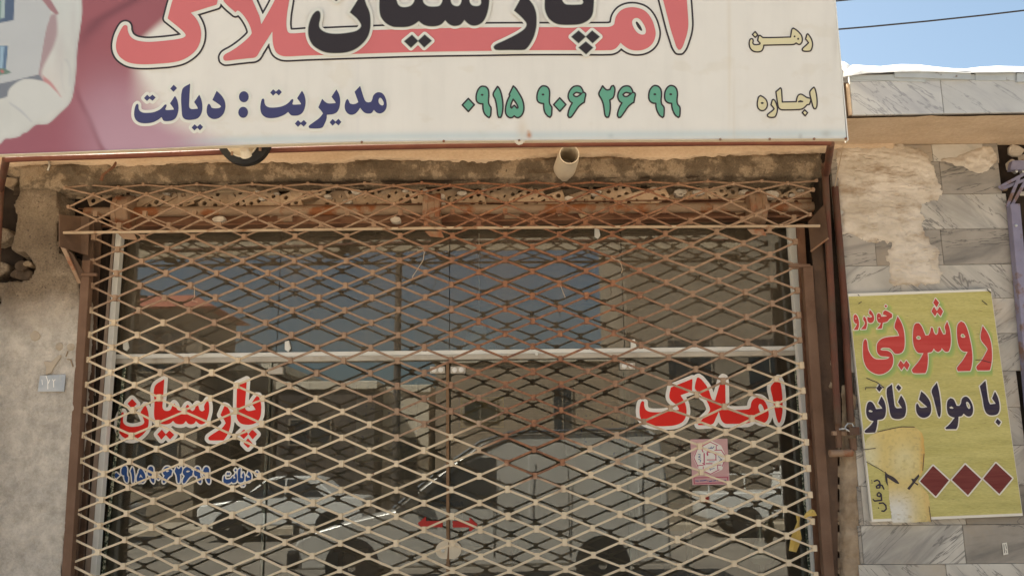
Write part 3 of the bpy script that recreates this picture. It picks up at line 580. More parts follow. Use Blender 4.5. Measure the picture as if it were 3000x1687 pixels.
# marble fascia
FX0 = PX(2493, 300, -.44); zt = ROOFZ; fz1 = PZ(2700, 238, -.44); fz0 = ZS + .008
xs = [FX0, PX(2758, 280, -.44), PX(3030, 280, -.44), PX(3260, 280, -.44), PX(3600, 280, -.44), 8.0, 9.5]
for a, b in zip(xs, xs[1:]):
    obj('marble_slab', MB().box((a + .0015, -.447, fz0), (b - .0015, -.427, fz1)), M['marble_f'], bld, bevel=.0015)
obj('fascia_end', MB().box((FX0 - .014, -.445, fz0 + .004), (FX0 - .001, -.40, fz1 - .01)), M['plaster'], bld)
cop = [(2497, 2712, 222, 232, 215, 241), (2622, 2845, 210, 226, 208, 233), (2858, 2976, 214, 236, 212, 236), (2980, 3240, 215, 240, 214, 238)]
for i, (a, b, ta, ba, tb, bb) in enumerate(cop):
    Yc = -.452 - .010 * (i % 2)
    q = [P(a, ta, Yc), P(b, tb, Yc), P(b, bb, Yc), P(a, ba, Yc)]
    obj('coping_strip', MB().prism(q, (0, .012 + .010 * (i % 2), 0)), M['coping'], bld, bevel=.001)
obj('coping_strip', MB().box((FX0, -.448, fz1 + .001), (X1, -.43, ROOFZ)), M['coping'], bld)
top = [(2470, 226, 203), (2500, 221, 190), (2540, 215, 193), (2580, 214, 195), (2606, 212, 192), (2640, 211, 189), (2690, 210, 190), (2740, 211, 196), (2790, 212, 201), (2830, 214, 202), (2870, 213, 197), (2920, 213, 194), (2960, 212, 195), (3010, 213, 196), (3100, 213, 194), (3400, 218, 200), (3900, 225, 205)]
v = []; 
for px, b0, t0 in top:
    p0 = P(px, b0, -.47); p1 = P(px, t0 + 4, -.42); p2 = P(px, t0, -.33); v += [p0, p0 * .3 + p1 * .7 + np.array([0, -.01, .004]), p2, (p2[0], .3, p2[2] - .02), (p2[0], 6.2, p2[2] - .05)]
f = [(i * 5 + j, (i + 1) * 5 + j, (i + 1) * 5 + j + 1, i * 5 + j + 1) for i in range(len(top) - 1) for j in range(4)]
obj('roof_sheet', MB().add(v, f), M['white_top'], bld, smooth=True)
obj('roof_sheet', MB().box((X0, -.40, ROOFZ - .02), (FX0 - .02, 6.2, ROOFZ + .03)), M['white_top'], bld)
b = MB(); 
v = []
for i in range(9):
    a = i / 8; px = 2464 + 44 * a; 
    for j in range(5):
        c = j / 4; v.append(P(px, 214 - 34 * math.sin(math.pi * (.15 + .75 * c)) * (1 - a ** 2), -.42 + .22 * c))
f = [(i * 5 + j, (i + 1) * 5 + j, (i + 1) * 5 + j + 1, i * 5 + j + 1) for i in range(8) for j in range(4)]
obj('curled_sheet', MB().add(v, f), M['white_top'], bld, smooth=True)

# relief sheets: ragged plaster, concrete and mortar with real thickness
def relief(name, poly, Y0, thick, mat_, parent, step=6, ramp=10, amp=.006, drop=.012, edge=8, seed=1, nscale=.03, stretch=1.0, swirl=0, **k):
    F0 = Field([[smooth_poly([np.array(p, float) for p in poly], 4)]], step=step, pad=30)
    sd = F0.d + edge * fbm(F0.X * .045, F0.Y * .045, seed, 5)
    h = thick * np.clip(-sd / ramp, 0, 1) ** .6
    xx, yy = F0.X * nscale, F0.Y * nscale * stretch
    if swirl:
        u = fbm(xx * .5, yy * .5, seed + 5, 3) * swirl; xx = xx + u * 1.5; yy = yy + u
    nz = fbm(xx, yy, seed + 9, 5)
    h = np.where(sd < 0, h + amp * nz * np.clip(-sd / ramp, 0, 1), -drop * np.clip(sd / 5, 0, 1))
    X, Y = F0.X, F0.Y; base = P(X, Y, Y0); base[..., 1] = Y0 - h
    ny, nx = sd.shape; keep = sd < 7
    kq = keep[:-1, :-1] | keep[1:, :-1] | keep[:-1, 1:] | keep[1:, 1:]
    used = np.zeros(sd.shape, bool); used[:-1, :-1] |= kq; used[1:, :-1] |= kq; used[:-1, 1:] |= kq; used[1:, 1:] |= kq
    idx = np.cumsum(used.ravel()).reshape(used.shape) - 1
    jj, ii = np.nonzero(kq)
    f = np.stack([idx[jj, ii], idx[jj + 1, ii], idx[jj + 1, ii + 1], idx[jj, ii + 1]], 1).tolist()
    return obj(name, MB().add(base[used], f), mat_, parent, smooth=True, **k)
pillar = [(175, 607), (172, 548), (330, 520), (330, 480), (20, 486), (62, 520), (66, 545), (39, 599), (50, 644), (33, 731), (50, 742), (75, 744), (103, 781), (98, 800), (84, 822), (20, 826), (8, 855), (-10, 900), (-60, 930), (-500, 960), (-900, 1000), (-900, 2300), (120, 2300), (182, 1687), (205, 1450), (225, 1150), (238, 850), (205, 770), (174, 725)]
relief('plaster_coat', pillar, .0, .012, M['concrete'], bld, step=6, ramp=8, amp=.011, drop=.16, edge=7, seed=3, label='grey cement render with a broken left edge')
band = [(60, 486), (200, 481), (600, 474), (1200, 466), (1560, 458), (1900, 458), (2200, 452), (2408, 448), (2412, 522), (2300, 524), (1900, 520), (1560, 528), (1200, 527), (900, 532), (620, 538), (330, 545), (170, 560), (60, 560)]
relief('concrete_band', band, .0, .030, M['band'], bld, step=6, ramp=14, amp=.022, drop=.10, edge=7, seed=11, nscale=.05, label='rough exposed concrete over the shutter')
soff = [(-200, 400), (2620, 380), (2620, 436), (2440, 434), (2360, 446), (2200, 452), (2010, 464), (1900, 468), (1800, 455), (1700, 455), (1560, 462), (1480, 474), (1200, 470), (1060, 466), (1000, 478), (870, 478), (780, 476), (600, 474), (420, 486), (300, 484), (180, 478), (60, 480), (-200, 492)]
relief('plaster_coat', soff, -.03, .012, M['plaster'], bld, step=6, ramp=6, amp=.004, drop=.05, edge=6, seed=21, label='cream plaster peeling along its lower edge')
# dark underside of the band
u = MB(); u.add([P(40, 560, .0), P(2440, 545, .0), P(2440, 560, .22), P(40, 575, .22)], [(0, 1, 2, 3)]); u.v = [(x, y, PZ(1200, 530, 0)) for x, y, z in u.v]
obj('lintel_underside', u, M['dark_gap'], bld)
# mortar edge beside the right channel
relief('mortar_edge', [(2480, 1130), (2520, 1180), (2524, 1330), (2526, 1500), (2522, 1560), (2530, 1800), (2470, 1800), (2470, 1130)], .0, .012, M['stone'], bld, step=5, ramp=6, amp=.02, drop=.03, edge=5, seed=31)
relief('mortar_edge', [(2424, 440), (2470, 436), (2484, 560), (2478, 700), (2486, 1140), (2424, 1140)], .05, .012, M['stone'], bld, step=5, ramp=6, amp=.03, drop=.02, edge=6, seed=35)

# marble slabs, each a piece of its own
cz = [PZ(2850, y, 0) for y in (425, 475, 571, 673, 777, 876, 979, 1088, 1195, 1305, 1420, 1535, 1649)]
st = cz[-2] - cz[-1]
while cz[-1] > .15: cz.append(cz[-1] - st)
mx0 = PX(2440, 600, 0)
jo = {0: [2727, 2876], 1: [2560, 2752], 2: [2640], 3: [2560, 2755], 4: [2633, 2960], 5: [2700], 6: [2580, 2860], 7: [2700, 2958], 8: [2610, 2900], 9: [2530, 2760], 10: [2522, 2820], 11: [2522, 2820], 12: [2770]}
mats3 = ['marble_c', 'marble_c', 'marble_a', 'marble_c', 'marble_a', 'marble_b', 'marble_a', 'marble_c', 'marble_b', 'marble_a', 'marble_c', 'marble_c', 'marble_b', 'marble_a']
for r_ in range(len(cz) - 1):
    zt_, zb = cz[r_], cz[r_ + 1]; ym = 425 + r_ * 104
    ymid = [450, 523, 622, 725, 826, 927, 1033, 1141, 1250, 1362, 1477, 1592, 1700, 1800][min(r_, 13)]
    ex = [mx0 if r_ < 7 else PX(2500 + (r_ - 7) * 3, ymid, 0)] + [PX(j, ymid, 0) for j in jo.get(r_, [2650])]
    xend = PX([2920, 2925, 2948, 2966, 2980, 2990, 2996][r_], ymid, 0) if r_ < 7 else PX(3010, 1400, 0)
    ex = [e for e in ex if e < xend - .05] + [xend]
    for i, (a, b_) in enumerate(zip(ex, ex[1:])):
        dy = random.uniform(-.002, .002)
        mm = M[mats3[r_ % 14]] if (i % 2 == 0 or r_ in (1, 3)) else M['marble_a' if r_ % 2 else 'marble_b']
        obj('marble_slab', MB().box((a + .001, -.020 + dy, zb + .001), (b_ - .001, .010, zt_ - .001)), mm, bld, bevel=.0012)
patch = [(2450, 430), (2560, 424), (2700, 440), (2730, 470), (2745, 520), (2770, 560), (2755, 575), (2706, 600), (2700, 670), (2752, 740), (2752, 822), (2735, 830), (2700, 832), (2605, 830), (2603, 780), (2615, 715), (2540, 700), (2468, 690), (2455, 560)]
relief('mortar_patch', patch, -.0235, .013, M['patch'], bld, step=4, ramp=26, amp=.013, drop=.012, edge=20, seed=41, nscale=.045, stretch=3.4, swirl=2.6, label='smeared mortar patch over the marble')
relief('mortar_patch', [(2850, 440), (2905, 430), (2922, 470), (2890, 500), (2860, 505), (2800, 480), (2760, 470), (2800, 462)], -.022, .012, M['patch'], bld, step=4, ramp=10, amp=.02, drop=.012, edge=10, seed=44, nscale=.05, swirl=1)
# broken corner at the far right
for i in range(26):
    px = random.uniform(2925, 3120); py = random.uniform(400, 640) ; p = P(px, py, .02 + random.uniform(-.03, .06)); s = random.uniform(.02, .055)
    mb = MB(); q = []
    for k_ in range(7):
        a = k_ * 2 * math.pi / 7; q.append(p + np.array([math.cos(a) * s * random.uniform(.7, 1.3), 0, math.sin(a) * s * random.uniform(.5, 1.1)]))
    mb.prism(q, (random.uniform(-.02, .02), random.uniform(.03, .06), 0)); obj('rubble_stone', mb, M['stone'] if i % 3 else M['mortar'], bld, bevel=.006)
# rubble and hollow left of the pillar
for (px, py, s, y, mm) in [(48, 497, .075, -.01, 'band'), (62, 778, .045, .06, 'dark_gap'), (80, 772, .03, .05, 'stone'), (72, 805, .06, .08, 'dark_gap'), (50, 800, .05, .09, 'dark_gap'), (-16, 690, .10, .06, 'concrete'), (-8, 790, .07, .08, 'concrete'), (-20, 850, .09, .06, 'concrete'), (100, 492, .06, -.012, 'stone'), (30, 530, .05, .03, 'stone')]:
    p = P(px, py, y); q = []
    for k_ in range(9):
        a = k_ * 2 * math.pi / 9; rr = s * random.uniform(.75, 1.15); q.append(p + np.array([math.cos(a) * rr, 0, math.sin(a) * rr * .7]))
    obj('rubble_stone', MB().prism(q, (0, .10, 0)), M[mm], bld, bevel=.012)

# ------------------------------------------------------------------ hollow bricks over the shaft
hb = thing('brick_course', (0, .2, PZ(1300, 606, .19)), 'course of leaning perforated bricks behind the shutter shaft', 'bricks')
def brick_mesh(w_, h_, holes, seed):
    rnd = random.Random(seed)
    outer = [(-w_ / 2, -h_ / 2), (w_ / 2, -h_ / 2), (w_ / 2, h_ / 2), (-w_ / 2, h_ / 2)]
    g = [[outer]]
    gs = [[[np.array(p) * 1000 for p in outer]]]
    for cx, cy, r_ in holes: gs[0].append([np.array([(cx + r_ * math.cos(a)) * 1000, (cy + r_ * math.sin(a)) * 1000]) for a in np.linspace(0, 2 * math.pi, 13)[:-1]])
    F = Field(gs, step=4, pad=6); v, f = F.fill(0); v = v / 1000; mb = MB()
    mb.add([(a, 0, b_) for a, b_ in v], f)
    mb.add([(x, .0, z) for x, z in outer] + [(x, .10, z) for x, z in outer], [(0, 1, 5, 4), (1, 2, 6, 5), (2, 3, 7, 6), (3, 0, 4, 7)])
    for cx, cy, r_ in holes:
        ring = [(cx + r_ * math.cos(a), cy + r_ * math.sin(a)) for a in np.linspace(0, 2 * math.pi, 13)[:-1]]
        mb.add([(x, 0, z) for x, z in ring] + [(x, .06, z) for x, z in ring], [(i, (i + 1) % 12, 12 + (i + 1) % 12, 12 + i) for i in range(12)] + [tuple(range(12, 24))])
    return mb
obj('mortar_backing', MB().box((XL + .05, .205, ZL + .13), (XR, .222, ZS - .02)), M['stone'], hb)
protos = []
for s_ in range(3):
    w_, h_ = .21, .105
    holes = [(-.072 + .048 * i, -.026 + .052 * j + random.uniform(-.003, .003), .0145) for i in range(4) for j in range(2)]
    if s_ == 2: holes = [(-.07 + .047 * i, .0, .013) for i in range(4)]
    protos.append(obj('brick', brick_mesh(w_, h_, holes, s_), M['brick'], hb, origin=(0, 0, 0)))
i = 0; px = 300
while px < 2440:
    py = (588 if i % 5 else 566) + random.uniform(-12, 8); p = P(px, py, .165 + random.uniform(-.02, .01)); rot = (0, R(-random.uniform(12, 34)), R(random.uniform(-4, 4)))
    pr = protos[i % 3]
    if i < 3: pr.location = Vector(p) - world_loc(hb); pr.rotation_euler = rot
    else: instance(pr, 'brick', p, hb, rot)
    i += 1; px += random.uniform(46, 70)
for i in range(30):
    px = random.uniform(300, 2440); py = random.choice([random.uniform(546, 566), random.uniform(556, 605)]); p = P(px, py, .13); s = random.uniform(.012, .034)
    q = [p + np.array([math.cos(a) * s * random.uniform(.8, 1.5), 0, math.sin(a) * s * random.uniform(.4, .8)]) for a in np.linspace(0, 2 * math.pi, 8)[:-1]]
    obj('mortar_lump', MB().prism(q, (0, .05, 0)), M['mortar'], hb, bevel=.005)
for (px, py, s) in [(640, 641, .035), (1160, 642, .032), (600, 642, .012), (1290, 575, .03), (2262, 568, .045)]:
    p = P(px, py, .10); q = [p + np.array([math.cos(a) * s * random.uniform(.9, 1.3), 0, math.sin(a) * s * random.uniform(.5, .7)]) for a in np.linspace(0, 2 * math.pi, 9)[:-1]]
    obj('mortar_lump', MB().prism(q, (0, .05, 0)), M['mortar'], hb, bevel=.006)

# ------------------------------------------------------------------ roller shaft and lintel beam
sh = thing('roller_shaft', (0, .14, PZ(1300, 622, .14)), 'rusty roller shaft with three spring drums above the folding grille', 'shutter shaft')
def hb_(px0, py0, px1, py1, Y): return P(px0, py0, Y), P(px1, py1, Y)
a, b_ = hb_(250, 622, 2425, 606, .14)
obj('shaft_tube', MB().tube([a, b_], .030, 20), M['shaft'], sh, smooth=True)
for px, py in ((369, 624), (1268, 617), (2212, 611)):
    c = P(px, py, .13); w_ = .052
    obj('spring_drum', MB().lathe(c - np.array([w_, 0, 0]), (1, 0, 0), [(0, .0), (0, .098), (.006, .104), (.03, .104), (.034, .098), (.070, .098), (.074, .104), (2 * w_ - .006, .104), (2 * w_, .098), (2 * w_, 0)], 40), M['drum'], sh, smooth=True)
    obj('drum_strap', MB().add(*(lambda L: (L, [(0, 1, 2, 3), (4, 7, 6, 5), (0, 4, 5, 1), (1, 5, 6, 2), (2, 6, 7, 3), (3, 7, 4, 0)]))([P(px - 24, py + 60, .02), P(px + 24, py + 60, .02), P(px + 34, py + 80, .02), P(px - 8, py + 76, .02)] + [P(px - 24, py + 60, .026), P(px + 24, py + 60, .026), P(px + 34, py + 80, .026), P(px - 8, py + 76, .026)])), M['drum'], sh)
a, b_ = hb_(235, 660, 2440, 646, .18)
bm = thing('lintel_beam', (0, .2, float(a[2]) - .04), 'rust red steel beam across the top of the shop window', 'steel beam')
obj('beam_web', MB().bar(a, b_, .001, .03).box((a[0], .16, ZL + .01), (b_[0], .18, ZL + .115)), M['rust_beam'], bm)
obj('beam_flange', MB().box((a[0], .13, ZL), (b_[0], .222, ZL + .010)), M['rust_beam'], bm)
obj('beam_flange', MB().box((a[0], .14, ZL + .1155), (b_[0], .222, ZL + .122)), M['rust_beam'], bm)
for px in (835, 1500): 
    p = P(px, 650, .155); obj('weld_plate', MB().box((p[0] - .045, .152, ZL + .02), (p[0] + .045, .159, ZL + .10)), M['shaft'], bm)

# ------------------------------------------------------------------ folding grille (measured nodes, straightened into rows)
GY = .03
RX = {0: [120, 274, 419, 566, 715, 865, 1016.6, 1173, 1326, 1481.6, 1639, 1795, 1950, 2101, 2254.6, 2405],
      8: [116, 264, 406, 553, 703, 855, 1010, 1165.6, 1321, 1478, 1639, 1795, 1953.6, 2107, 2260, 2412],
      18: [76, 231, 379, 531, 684, 841.6, 1000.5, 1162.6, 1324, 1487, 1650.5, 1813, 1973.5, 2135, 2291.6, 2447],
      26: [53, 208.6, 362.7, 517, 675.7, 833, 996, 1161, 1325, 1491.7, 1655.8, 1821.7, 1988.6, 2149, 2308, 2466]}
RY = {0: [696, 695, 694.5, 694, 694, 693, 693, 692, 691, 688.6, 688, 686.5, 685, 680, 675, 670],
      8: [982, 983, 984, 983, 983, 983, 983, 982, 981, 980, 977, 976, 974, 968, 964, 960],
      18: [1345, 1347, 1349, 1352, 1353, 1355.6, 1357, 1358, 1355.6, 1353, 1354, 1351, 1346, 1342, 1334, 1328],
      26: [1646, 1652, 1658, 1661, 1664, 1665.5, 1668, 1668.6, 1670, 1670, 1666, 1662.4, 1658, 1649.6, 1648, 1642]}
KR = [0, 8, 18, 26]
def node(r_, k_):      # k in columns (may be half), -> pixel
    xs_ = [np.interp(k_ + 1, range(16), RX[q]) for q in KR]; ys_ = [np.interp(k_ + 1, range(16), RY[q]) for q in KR]
    if r_ > 26: e = r_ - 26; return xs_[3] + (xs_[3] - xs_[2]) / 8 * e, ys_[3] + 38.4 * e
    if r_ < 0: return xs_[0] + (xs_[0] - xs_[1]) / 8 * -r_, ys_[0] + 35.6 * r_
    if len(KR): 
        cx = np.polyfit(KR, xs_, 2); cy = np.polyfit(KR, ys_, 2); return float(np.polyval(cx, r_)), float(np.polyval(cy, r_))
gr = thing('folding_grille', (0, GY, 0), 'closed diamond mesh folding grille, cream below and rusted through the middle and top', 'security grille')
NR = 41; RT = .0087
def nodeP(r_, k_):
    if r_ >= 0: 
        x, y = node(r_, k_); return P(x, y, GY)
    x, y = node(0, k_); p = P(x, y, GY); s_ = -r_ * .0715            # going up, then wrapping back over the drums
    zc = PZ(1268, 620, .13) ; up = max(0, zc - p[2]); s1 = min(s_, up); q = p.copy(); q[2] += s1
    if s_ > up: a = (s_ - up) / .10; q[2] += .10 * math.sin(a); q[1] += .10 * (1 - math.cos(a))
    return q
clips = []
allnodes = {}
for r_ in range(-2, NR):
    ks = [k_ + (0.5 if r_ % 2 else 0) for k_ in range(0, 14)]
    allnodes[r_] = [(k_, nodeP(r_, k_)) for k_ in ks]
for r_ in range(-2, NR - 1):
    top_ = dict(allnodes[r_]); bot = dict(allnodes[r_ + 1])
    ks = sorted(list(top_) + list(bot)); path = []
    gap = .0088
    for k_ in ks:
        up = k_ in top_; p = (top_ if up else bot)[k_]; dz = -gap if up else gap
        jz = random.uniform(-.0016, .0016)
        for dx in (-.011, .011): path.append(p + np.array([dx + jz, random.uniform(-.002, .002), dz + jz]))
    # stubs into the channels
    if ks[0] == 0: pass
    obj('grille_rod', MB().tube(path, RT * (.97 if r_ >= 0 else .8) * random.uniform(.95, 1.05), 4, squash=.7), M['grille'], gr, bevel=.0016)
c0 = None; loose = MB(); cnt = 0
order = sorted([(r_, k_, p) for r_ in allnodes for k_, p in allnodes[r_]], key=lambda t: (t[0] < 0 or t[0] > 28, abs(t[0] - 14)))
for r_, k_, p in order:
    s_ = random.uniform(.92, 1.1)
    if cnt < 300:
        if c0 is None:
            mb = MB(); mb.box((-.0122, -.0155, -.0182), (.0122, .0125, .0182)); c0 = obj('clip', mb, M['clip'], gr, origin=(0, 0, 0)); c0.location = Vector(p) - world_loc(gr); bb = c0.modifiers.new('bevel', 'BEVEL'); bb.width = .003; bb.segments = 2
        else: instance(c0, 'clip', p, gr, (R(random.uniform(-5, 5)), R(random.uniform(-4, 4)), R(random.uniform(-8, 8))), (s_, 1, s_))
    else: loose.box(p - np.array([.0125, .0115, .0165]), p + np.array([.0125, .0105, .0165]))
    cnt += 1
obj('clip', loose, M['clip'], gr, kind='stuff')

# grille cover over the drums
cv = thing('grille_cover', (0, -.12, float(P(1300, 668, -.10)[2])), 'curved rusty mesh cover bent over the top of the grille', 'mesh cover')
K1 = [284, 438, 592, 751, 911, 1074, 1238, 1400, 1567, 1729, 1894, 2060, 2215, 2372]
prof = [(-.10, [682, 664], -1), (-.150, [645, 628], 0), (-.155, [607, 590], 1), (-.125, [572, 556], 0), (-.06, [551, 537], 1), (.0, [543, 530], 0)]
def cnode(j, k_):
    Y, (yl, yr), _ = prof[j]; x1 = float(np.interp(k_, range(14), K1)) ; 
    if k_ < 0: x1 = K1[0] + 154 * k_
    if k_ > 13: x1 = K1[-1] + 157 * (k_ - 13)
    xm = 1350; x = xm + (x1 - xm) * (1 + .012 * (1 - j) * -.4)
    y = yl + (yr - yl) * (x - 180) / 2220
    return P(x, y, Y)
for j in range(5):
    ta = [-.5 + k_ for k_ in range(14)] if j % 2 == 0 else [k_ * 1.0 for k_ in range(14)]
    tb = [k_ * 1.0 for k_ in range(14)] if j % 2 == 0 else [-.5 + k_ for k_ in range(14)]
    ks = sorted([(k_, j) for k_ in ta] + [(k_, j + 1) for k_ in tb]); path = []
    for k_, jj in ks:
        p = cnode(jj, k_); d = cnode(1 if jj == 0 else jj - 1 if jj > j else jj + 1, k_) - p; d = d / np.linalg.norm(d) * .006
        for dx in (-.010, .010): path.append(p + d + np.array([dx, 0, 0]))
    obj('cover_rod', MB().tube(path, .0058, 6), M['grille'], cv, smooth=True)
for j in range(1, 6):
    for k_ in ([-.5 + q for q in range(14)] if j % 2 == 0 else [q * 1.0 for q in range(14)]):
        p = cnode(j, k_); instance(c0, 'clip', p, cv, (R([0, 30, 0, -35, -60, -80][j]), 0, 0), (.62, .7, .55))
a = P(186, 682, -.10); m_ = P(1300, 668, -.104); b_ = P(2402, 662, -.10)
obj('edge_bar', MB().tube([a, a * .5 + m_ * .5, m_, m_ * .5 + b_ * .5, b_], .0085, 8), M['tan_bar'], cv, smooth=True)

# side brackets
lb = thing('grille_bracket', P(240, 830, -.02), 'dark brown gusset bracket at the top left end of the grille', 'bracket', 'brackets at the ends of the grille cover')
q = [P(172, 628, -.12), P(172, 722, -.12), P(250, 748, .02), P(250, 640, .02)]
obj('side_plate', MB().prism(q, (.006, 0, 0)), M['dark_steel'], lb)
obj('end_plate', MB().prism([P(176, 632, -.03), P(262, 634, .0), P(258, 748, .0), P(182, 724, -.03)], (0, .006, 0)), M['dark_steel'], lb)
obj('brace', MB().prism([P(176, 722, -.10), P(192, 728, -.10), P(238, 830, -.01), P(228, 830, -.01)], (0, .03, 0)), M['drum'], lb)
obj('brace', MB().prism([P(192, 728, -.09), P(212, 742, -.09), P(250, 806, -.005), P(240, 828, -.005)], (0, .004, 0)), M['dark_steel'], lb)
rb = thing('grille_bracket', P(2400, 760, -.02), 'brown gusset bracket at the top right end of the grille', 'bracket', 'brackets at the ends of the grille cover')
obj('side_plate', MB().prism([P(2415, 598, -.11), P(2427, 698, -.11), P(2376, 734, .0), P(2368, 650, .0)], (0, .006, 0)), M['dark_steel'], rb)
obj('plate_rim', MB().tube([P(2427, 698, -.115), P(2376, 736, -.005)], .006, 6), M['drum'], rb)

# side channels of the grille
def vpost(name, xa, ya, xb, yb, wpx, Y, d, mat_, parent, ztop=None, label=None, bevel=.002):
    pa = P(xa, ya, Y); pb = P(xb, yb, Y); x = (pa[0] + pb[0]) / 2; w_ = wpx / FPX * (Y + 4.93) * 1.0
    # keep the measured lean, run down to the pavement
    t = (0.12 - pa[2]) / (pb[2] - pa[2]); pe = pa + (pb - pa) * t
    pa = pa + np.array([0, d / 2, 0]); pe = pe + np.array([0, d / 2, 0])
    return obj(name, MB().bar(pe, pa, w_, d), mat_, parent, bevel=bevel, label=label)
ch = thing('steel_posts', (0, .05, .12), 'brown steel side posts and channels holding the folding grille', 'steel frame')
vpost('channel', 252, 762, 193, 1687, 26, -.012, .05, M['brown_steel'], ch)
vpost('channel_back', 262, 640, 208, 1687, 30, .045, .02, M['dark_steel'], ch)
vpost('inner_post', 283, 640, 226, 1687, 30, .12, .02, M['dark_steel'], ch)
vpost('channel', 2367, 778, 2430, 1687, 29, -.012, .05, M['brown_steel'], ch)
vpost('channel_back', 2345, 655, 2404, 1687, 24, .10, .02, M['rust_beam'], ch)
vpost('wide_plate', 2400, 650, 2466, 1687, 52, .03, .02, M['dark_steel'], ch)
for (px, py) in ((245, 808), (2330, 782)):
    obj('latch_bar', MB().box(P(px - 18, py - 8, -.02), P(px + 42, py + 2, .0)), M['brown_steel'], ch, bevel=.002)
# latch with padlock at right
lk = thing('grille_lock', P(2460, 1325, -.02), 'rusty T handle and padlock on the right side post of the grille', 'lock')
obj('lock_rod', MB().tube([P(2452, 1150, -.04), P(2458, 1310, -.04)], .017, 10), M['brown_steel'], lk, smooth=True)
obj('handle_bar', MB().tube([P(2430, 1328, -.06), P(2497, 1326, -.06)], .020, 12), M['drum'], lk, smooth=True)
obj('lock_plate', MB().box(P(2440, 1262, -.05), P(2474, 1275, -.02)), M['drum'], lk, bevel=.002)
obj('padlock_body', MB().box(P(2487, 1250, -.09), P(2512, 1274, -.05)), M['pipe'], lk, bevel=.004)
obj('shackle', MB().tube([P(2482, 1262, -.07), P(2476, 1250, -.07), P(2484, 1240, -.07), P(2496, 1240, -.07), P(2502, 1252, -.07)], .004, 6), M['silver'], lk)
obj('chain_link', MB().tube([P(2458, 1257, -.07), P(2476, 1255, -.08), P(2488, 1262, -.085), P(2498, 1272, -.085)], .005, 6), M['silver'], lk)
obj('cut_pipe', MB().tube([P(2498, 1284, -.04), P(2501, 1318, -.04)], .019, 12).tube([P(2497, 1284, -.04), P(2497, 1289, -.04)], .0205, 12), M['brown_steel'], lk)

# red oxide pipe frame carrying the sign
pf = thing('pipe_frame', P(2440, 1000, -.1), 'red oxide pipe frame that carries the long sign over the shop', 'pipe frame')
zt_ = PZ(2440, 420, -.66)
pl, pr = P(18, 466, -.66), P(2434, 421, -.66)
obj('front_pipe', MB().tube([P(x_, y_, -.66) for x_, y_ in ((18, 468), (116, 464), (300, 459), (500, 452), (750, 442), (1000, 434), (1300, 428), (1660, 424), (2200, 420), (2434, 420))], [.015] * 6 + [.014, .013, .0125, .0125], 12), M['pipe_front'], pf, smooth=True)
def bend(a, b, c, n=6): return [(1 - t) ** 2 * a + 2 * t * (1 - t) * b + t * t * c for t in np.linspace(0, 1, n)]
pk = P(2416, 480, -.09); pbm = P(2454, 1240, -.07); corner = np.array([pk[0], -.09, pr[2]])
obj('side_pipe', MB().tube([pr] + bend(pr * .25 + corner * .75, corner, pk) + [pbm], .019, 12), M['pipe'], pf, smooth=True)
pk2 = P(4, 520, -.09); cor2 = np.array([pk2[0], -.09, pl[2]]); e = P(-60, 1687, -.09); t = (.12 - pk2[2]) / (e[2] - pk2[2])
obj('side_pipe', MB().tube([pl] + bend(pl * .25 + cor2 * .75, cor2, pk2) + [pk2 + (e - pk2) * t], .019, 12), M['pipe'], pf, smooth=True)
obj('side_pipe', MB().tube([P(2446, 548, -.04), P(2472, 860, -.04), P(2492, 1235, -.04)], .0195, 12), M['pipe'], pf, smooth=True, label='second red pipe beside the marble, chipped at its top')
obj('cable', MB().tube([P(2470, 430, -.10), P(2455, 500, -.08), P(2444, 560, -.05)], .003, 6), M['rope'], pf)
# ------------------------------------------------------------------ glazed shopfront
sf = thing('glass_shopfront', (0, GLASS, .12), 'aluminium framed shop window with two glass doors behind the grille', 'shop window')
def gx(px, py): return PX(px, py, GLASS)
zm0, zm1 = PZ(1300, 1053, GLASS), PZ(1300, 1034, GLASS)
xa, xb = gx(312, 1040), gx(2352, 1040)
vx_low = [xa, gx(785, 1350), gx(1318, 1350), gx(1842, 1350), xb]
vx_up = [xa, gx(818, 850), gx(1317, 850), gx(1824, 850), xb]
zt_ = ZL + .02
for i in range(4):
    tilt = random.uniform(-.0015, .0015)
    obj('upper_pane', MB().box((vx_up[i] + .002, GLASS + tilt, zm1), (vx_up[i + 1] - .002, GLASS + .008 + tilt, zt_)), M['glass_up'], sf)
    nm = 'door_pane' if i in (1, 2) else 'side_pane'
    obj(nm, MB().box((vx_low[i] + .003, GLASS + (.012 if i in (1, 2) else 0), .16), (vx_low[i + 1] - .003, GLASS + .008 + (.012 if i in (1, 2) else 0), zm0)), M['glass'], sf)
obj('transom', MB().box((xa - .02, GLASS - .035, zm0 - .004), (xb + .02, GLASS + .045, PZ(1300, 1041, GLASS))), M['alu'], sf, bevel=.002)
obj('transom_cap', MB().box((xa - .02, GLASS - .024, PZ(1300, 1041, GLASS) + .001), (xb + .02, GLASS + .040, PZ(1300, 1027, GLASS))), M['white_alu'], sf, bevel=.003)
for px in (590, 1058, 1572): p = P(px, 1037, GLASS - .04); obj('rivet', MB().lathe(p, (0, -1, 0), [(0, .010), (.006, .009), (.008, 0)], 10), M['white_alu'], sf)
def fpost(name, xt, yt, xb_, yb, w_, Y, d, mat_): return vpost(name, xt, yt, xb_, yb, w_, Y, d, mat_, sf)
fpost('frame_strip', 347, 680, 272, 1687, 17, .20, .05, M['white_alu'])
fpost('frame_strip', 2320, 660, 2396, 1687, 22, .22, .05, M['white_alu'])
fpost('outer_strip', 330, 670, 255, 1687, 16, .21, .05, M['beige_steel'])
fpost('bead_strip', 366, 1060, 300, 1687, 9, .315, .006, M['bead'])
fpost('bead_strip', 2330, 1045, 2374, 1687, 9, .315, .006, M['bead'])
fpost('door_strip', 1311, 1060, 1312, 1592, 9, .322, .006, M['rubber_strip'])
